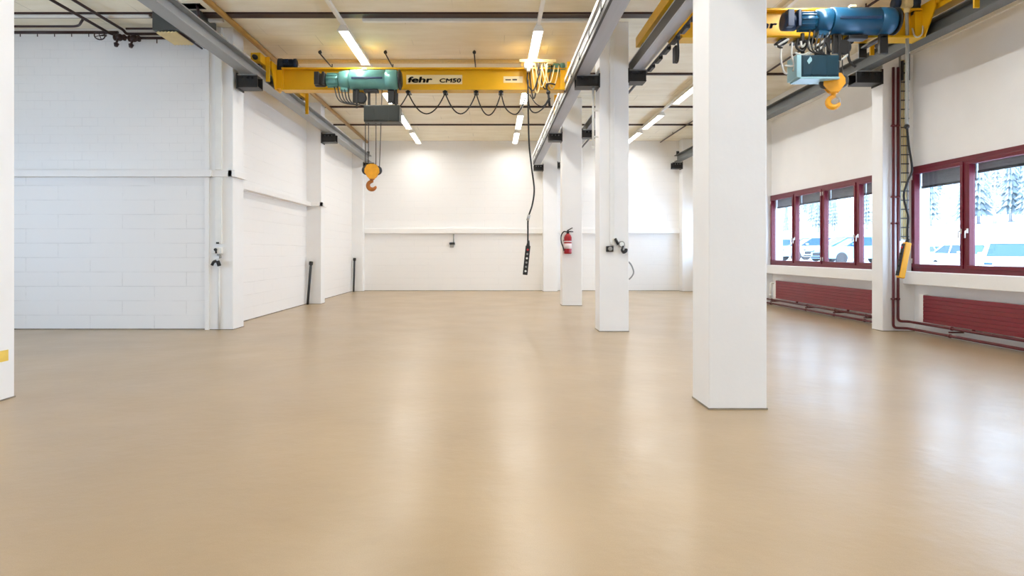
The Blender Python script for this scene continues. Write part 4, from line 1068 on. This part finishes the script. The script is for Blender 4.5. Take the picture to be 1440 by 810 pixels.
MB().box(at(300.5, 0, YP).x, at(314, 0, YP).x, YP - 0.08, YP - 0.001, at(0, 357, YP).z, at(0, 347.5, YP).z, 0.012).build('housing', M['white_plastic'], ls)
m = MB(); c_ = at(303.3, 351, YP - 0.08); m.lathe(c_, (0, -1, 0), [(0, 0.03), (0.03, 0.026)], 12); m.sweep([c_, at(304, 356, YP - 0.1)], 0.018, 8); m.build('plug', M['black'], ls)
m = MB(); m.sweep(smooth_path([at(306, 358, YP - 0.05), at(309, 359, YP - 0.06), at(310, 363, YP - 0.05)], 5), 0.022, 10); m.build('plug', M['grey_plastic'], ls)
m = MB(); m.sweep(smooth_path([at(298, 373, YP - 0.10), at(300.5, 368.5, YP - 0.1), at(304, 367, YP - 0.1)], 5), 0.028, 10); m.sweep(smooth_path([at(306, 367, YP - 0.1), at(307.5, 371, YP - 0.1), at(308.5, 374, YP - 0.1)], 5), 0.036, 10); m.build('coupler', M['black'], ls)
m = MB(); m.box(at(300, 0, YP).x, at(310, 0, YP).x, YP - 0.06, YP - 0.001, at(0, 367, YP).z, at(0, 362, YP).z, 0.008); m.build('bracket', M['white_plastic'], ls)
MB().box(at(306.5, 0, YP).x, at(310.5, 0, YP).x, YP - 0.09, YP - 0.07, at(0, 343, YP).z, at(0, 340.5, YP).z, 0.004).build('switch', M['black'], ls)

# socket below the ledge on the back wall
bs = thing('wall_socket', at(636, 345, 24.95), 'small dark socket with short conduit under the back wall ledge', 'socket')
MB().sweep([at(638, 329, 24.96), at(638, 342, 24.96)], 0.020, 8).build('conduit', M['grey_plastic'], bs)
a = at(632, 344, 24.95); b = at(639.5, 341, 24.95)
MB().box(a.x, b.x, 24.88, 24.999, a.z, b.z, 0.008).build('housing', M['black'], bs)
a = at(633, 348, 24.95); b = at(638, 344.3, 24.95); MB().box(a.x, b.x, 24.90, 24.999, a.z, b.z, 0.008).build('cover', M['grey_plastic'], bs)

# leaning rods at the left wall
def rod(p0, p1, r, label):
    o = thing('steel_rod', p1, label, 'rod', 'dark rods leaning in the left wall corners')
    m = MB(); m.sweep([p0, p1], r, 12); m.build('shaft', M['rail_dark'], o)
    ax = (Vector(p0) - Vector(p1)).normalized()
    m = MB(); m.lathe(Vector(p0) - ax * 0.10, ax, [(0, r * 1.3), (0.02, r * 1.6), (0.10, r * 1.6), (0.11, r)], 12); m.build('collar', M['black'], o)
rod(at(437.5, 368, 18.5), Vector((at(432.6, 0, 18.42).x, 18.42, 0.0)), 0.036, 'dark rod leaning beside the second left pilaster')
rod(at(498.6, 363, 24.5), Vector((at(497.2, 0, 24.45).x, 24.45, 0.0)), 0.036, 'dark rod standing in the far left corner')

# yellow tape mark on the left edge column
tp = MB(); z0 = at(0, 507, 6.55).z; z1 = at(0, 491.5, 6.55).z
tp.box(-4.953, -4.950, 6.12, 6.55, z0, z1)
tag(tp.build('yellow_tape', M['tape']), 'strip of yellow tape on the left edge column', 'tape')

# ------------------------------------------------------------------ outside
prof = [(8.33, -0.3), (11, 0.0), (15, 0.30), (19, 0.42), (36, 0.6), (48, 2.2), (62, 4.6), (75, 6.8), (110, 17.0), (150, 26.0)]
def gz(x, y=22.0):
    z = 26.0
    for (a, za), (b, zb) in zip(prof, prof[1:]):
        if a <= x <= b: z = za + (zb - za) * (x - a) / (b - a); break
    w = max(0.0, min(1.0, (y - 24) / 12)) * max(0.0, min(1.0, (x - 12) / 6)) * max(0.0, min(1.0, (60 - x) / 20))
    return z + 0.55 * w
g = MB(); xs_ = [8.33, 10, 12, 15, 18, 22, 28, 36, 48, 62, 75, 90, 110, 150]; ys_ = [-10, 5, 15, 22, 24, 27, 30, 33, 36, 45, 60, 90, 130, 180, 240]
gv = [[g.bm.verts.new((x, y, gz(x, y))) for y in ys_] for x in xs_]
gf = [g.bm.faces.new((gv[i][j], gv[i + 1][j], gv[i + 1][j + 1], gv[i][j + 1])) for i in range(len(xs_) - 1) for j in range(len(ys_) - 1)]
g._tag(gf, True)
struct(g.build('ground', M['ground']), 'pale parking ground and slope outside the windows', 'ground')

def car(loc, rz, paint, label):
    """nose towards local -X"""
    r = thing('parked_car', (0, 0, 0), label, 'car', 'cars parked outside the windows')
    m = MB(); body = []
    sil = [(-2.05, 0.28), (-2.1, 0.55), (-2.0, 0.74), (-1.15, 0.92), (0.2, 0.96), (1.7, 0.98), (2.05, 0.92), (2.12, 0.6), (2.08, 0.28)]
    secs = []
    for w_, inset in ((-0.86, 0.06), (-0.80, 0.0), (0.80, 0.0), (0.86, 0.06)):
        secs.append([m.bm.verts.new((x * (1 - inset * 0.4), w_, 0.28 + (z - 0.28) * (1 - inset * 1.2) + inset * 0.3)) for x, z in sil])
    fs = []
    for A, B in zip(secs, secs[1:]):
        for k in range(len(sil)): fs.append(m.bm.faces.new((A[k], A[(k + 1) % len(sil)], B[(k + 1) % len(sil)], B[k])))
    fs += [m.bm.faces.new(secs[0]), m.bm.faces.new(secs[-1][::-1])]
    m._tag(fs, False)
    # roof shell on pillars
    m.box(-0.25, 1.15, -0.58, 0.58, 1.40, 1.45, 0.02)
    for s in (-1, 1):
        m.sweep([(-1.05, s * 0.74, 0.93), (-0.24, s * 0.58, 1.42)], 0.035, 6); m.sweep([(0.42, s * 0.73, 0.95), (0.42, s * 0.59, 1.42)], 0.035, 6); m.sweep([(1.85, s * 0.72, 0.96), (1.13, s * 0.58, 1.42)], 0.045, 6)
        m.box(-0.72, -0.58, s * 0.86 - 0.09, s * 0.86 + 0.09, 0.98, 1.08, 0.02)
    m.build('body', paint, r)
    q = MB(); lo = [(-1.02, -0.72, 0.92), (1.82, -0.72, 0.95), (1.82, 0.72, 0.95), (-1.02, 0.72, 0.92)]; hi = [(-0.22, -0.565, 1.41), (1.12, -0.565, 1.41), (1.12, 0.565, 1.41), (-0.22, 0.565, 1.41)]
    va = [q.bm.verts.new(p) for p in lo]; vb = [q.bm.verts.new(p) for p in hi]
    f2 = [q.bm.faces.new(va[::-1]), q.bm.faces.new(vb)] + [q.bm.faces.new((va[k], va[(k + 1) % 4], vb[(k + 1) % 4], vb[k])) for k in range(4)]
    q._tag(f2); q.build('windows', M['car_glass'], r)
    for x in (-1.3, 1.35):
        for s in (-1, 1):
            MB().lathe((x, s * 0.70, 0.31), (0, s, 0), [(0, 0.30), (0.02, 0.31), (0.16, 0.31), (0.18, 0.27), (0.17, 0.18), (0.19, 0.05)], 20).build('wheel', M['tyre'], r)
    k = MB(); k.box(-2.13, -2.0, -0.55, 0.55, 0.42, 0.60, 0.02); k.box(-2.11, -2.02, -0.72, 0.72, 0.30, 0.38, 0.02); k.build('grille', M['tyre'], r)
    k = MB()
    for s in (-1, 1): k.box(-2.06, -1.86, s * 0.68 - 0.13, s * 0.68 + 0.13, 0.60, 0.72, 0.03)
    k.build_each('headlight', M['car_glass'], r)
    r.location = loc; r.rotation_euler = (0, 0, rz)
    return r
def recar(src, loc, rz, label, paint=None):
    c = dup(src, (0, 0, 0), label); c.location = loc; c.rotation_euler = (0, 0, rz)
    if paint is not None:
        for ch in kids(c):
            if ch.name.startswith('body'):
                ch.data = ch.data.copy(); ch.data.materials.clear(); ch.data.materials.append(paint)
    return c
X1 = 20.0
def cy(px): return X1 * F / (px - CX)
ca = car((X1, cy(1140), gz(X1, cy(1140))), 0.0, M['car_silver'], 'silver parked car seen through second far window pane')
recar(ca, (X1 + 0.3, cy(1182), gz(X1, cy(1182))), 0.05, 'white parked car seen through the third far window pane', M['car_white'])
recar(ca, (X1, cy(1098), gz(X1, cy(1098))), -0.04, 'white parked car seen through the farthest window pane', M['car_white'])
recar(ca, (X1 - 0.5, cy(1219), gz(X1, cy(1219))), 0.0, 'blue parked car seen through the far window beside the pilaster', M['car_blue'])
recar(ca, (19.5, 19.5 * F / (1418 - CX), gz(19.5, 24)), 0.95, 'pale car with blue windscreen seen through the near window', M['car_white'])
recar(ca, (27, 27 * F / (1325 - CX), gz(27, 24) - 0.05), 1.4, 'silver car seen low through the near window', M['car_silver'])
recar(ca, (25.0, 25.0 * F / (1372 - CX) + 0.5, gz(25.0, 24)), 1.5, 'white car behind the pale car in the near window', M['car_white'])

# trees on the slope
def conifer():
    r = thing('conifer_tree', (0, 0, 0), 'tall washed-out pale conifer on the slope outside the windows', 'tree', 'conifers on the slope')
    MB().sweep([(0, 0, 0), (0, 0, 9.6)], [0.22, 0.03], 8).build('trunk', M['bark'], r)
    m = MB(); rnd = random.Random(3)
    n = 11
    for k in range(n):
        z = 1.3 + k * 0.78; R = 1.55 * (1 - k / n) ** 0.9 + 0.2; seg = 13
        tip = m.bm.verts.new((0, 0, z + 1.35)); ring = []
        for j in range(seg * 2):
            a = PI * j / seg + k; rr = R * (rnd.uniform(0.85, 1.1) if j % 2 == 0 else rnd.uniform(0.42, 0.6))
            ring.append(m.bm.verts.new((rr * math.cos(a), rr * math.sin(a), z - (0.35 if j % 2 == 0 else 0.0) + rnd.uniform(-.1, .1))))
        ctr = m.bm.verts.new((0, 0, z + 0.35)); fs = []
        for j in range(seg * 2):
            fs.append(m.bm.faces.new((ring[j], ring[(j + 1) % (seg * 2)], tip))); fs.append(m.bm.faces.new((ring[(j + 1) % (seg * 2)], ring[j], ctr)))
        m._tag(fs)
    m.build('crown', M['conifer'], r)
    return r
def bare_tree():
    r = thing('bare_tree', (0, 0, 0), 'bare leafless tree among conifers on the slope', 'tree', 'bare trees on the slope')
    rnd = random.Random(11)
    MB().sweep([(0, 0, 0), (0.05, 0, 2.5), (0, 0.1, 5.0), (0.1, 0, 7.6)], [0.2, 0.15, 0.09, 0.03], 8).build('trunk', M['bark'], r)
    m = MB()
    for k in range(30):
        z = rnd.uniform(1.8, 7.0); a = rnd.uniform(0, 2 * PI); L = rnd.uniform(0.9, 2.2) * (1.15 - z / 11)
        d = Vector((math.cos(a), math.sin(a), 0)); p = Vector((0.03, 0.03, z))
        e = p + d * L + Vector((0, 0, L * 0.7)); m.sweep([p, p + d * L * 0.5 + Vector((0, 0, L * 0.25)), e], [0.05, 0.035, 0.012], 5)
        for q in range(3):
            s = p.lerp(e, 0.35 + 0.2 * q); b = a + rnd.uniform(-1, 1); d2 = Vector((math.cos(b), math.sin(b), 0.9)) * L * 0.45
            m.sweep([s, s + d2], [0.022, 0.008], 4)
    m.build('branches', M['bark'], r)
    return r
cf, bt = conifer(), bare_tree()
rnd = random.Random(5)
first = {0: True, 1: True}
spots = []
for row, (Xr, st, n) in enumerate([(67, 0.0250, 17), (80, 0.027, 15), (93, 0.030, 13)]):
    for k in range(n):
        ratio = 0.46 + row * 0.014 + k * st
        X = Xr + rnd.uniform(-2.5, 2.5); spots.append((X, X / ratio, 1 if (k + row) % 3 == 1 else 0))
for (X, Y, kind) in spots:
    src = bt if kind else cf
    o = src if first[kind] else dup(src, (0, 0, 0)); first[kind] = False
    o.location = (X, Y, gz(X) - 0.1); s = rnd.uniform(0.75, 1.1); o.scale = (s, s, s); o.rotation_euler = (0, 0, rnd.uniform(0, 6))

# ------------------------------------------------------------------ light
wd = bpy.data.worlds.new('sky'); SC.world = wd; wd.use_nodes = True
bg = wd.node_tree.nodes['Background']; bg.inputs[0].default_value = (0.60, 0.805, 1.10, 1); bg.inputs[1].default_value = SKY_STR
sun = bpy.data.lights.new('sun', 'SUN'); sun.energy = SUN_STR; sun.angle = 0.03; sun.color = (0.97, 0.98, 1.0)
so = bpy.data.objects.new('sun', sun); COL.objects.link(so)
so.rotation_euler = Vector((0.03, 0.66, -0.75)).to_track_quat('-Z', 'Y').to_euler(); so.location = (0, 0, 30)
def portal(x, y0, y1, z0, z1, sgn):
    l = bpy.data.lights.new('window_portal', 'AREA'); l.shape = 'RECTANGLE'; l.size = y1 - y0; l.size_y = z1 - z0
    l.cycles.is_portal = True
    o = bpy.data.objects.new('window_portal', l); COL.objects.link(o)
    o.location = (x, (y0 + y1) / 2, (z0 + z1) / 2); o.rotation_euler = Vector((sgn, 0, 0)).to_track_quat('-Z', 'Z').to_euler()
for a, b in bays: portal(8.28, a, b, WZ0, WZ1, -1)
portal(XLL - 0.25, 3.9, 10.0, 1.2, 3.5, 1); portal(XLL - 0.25, -6.0, -3.0, 1.2, 3.5, 1)

# ------------------------------------------------------------------ camera and view
cam = bpy.data.cameras.new('camera'); co = bpy.data.objects.new('camera', cam); COL.objects.link(co)
cam.sensor_width = 36; cam.sensor_fit = 'HORIZONTAL'; cam.lens = F / 1440 * 36
cam.shift_x = (720 - CX) / 1440; cam.shift_y = -(405 - CY) / 1440
co.location = (0, 0, EYE); co.rotation_euler = (PI / 2, 0, 0)
cam.clip_start = 0.05; cam.clip_end = 500
SC.camera = co
SC.view_settings.view_transform = 'Standard'; SC.view_settings.look = 'None'
SC.view_settings.gamma = 1; SC.view_settings.use_curve_mapping = False
SC.view_settings.exposure = 0.1
try:
    SC.cycles.use_denoising = True
    SC.cycles.max_bounces = 10; SC.cycles.diffuse_bounces = 7; SC.cycles.glossy_bounces = 4; SC.cycles.transparent_max_bounces = 12
    SC.cycles.sample_clamp_indirect = 6
except Exception:
    pass
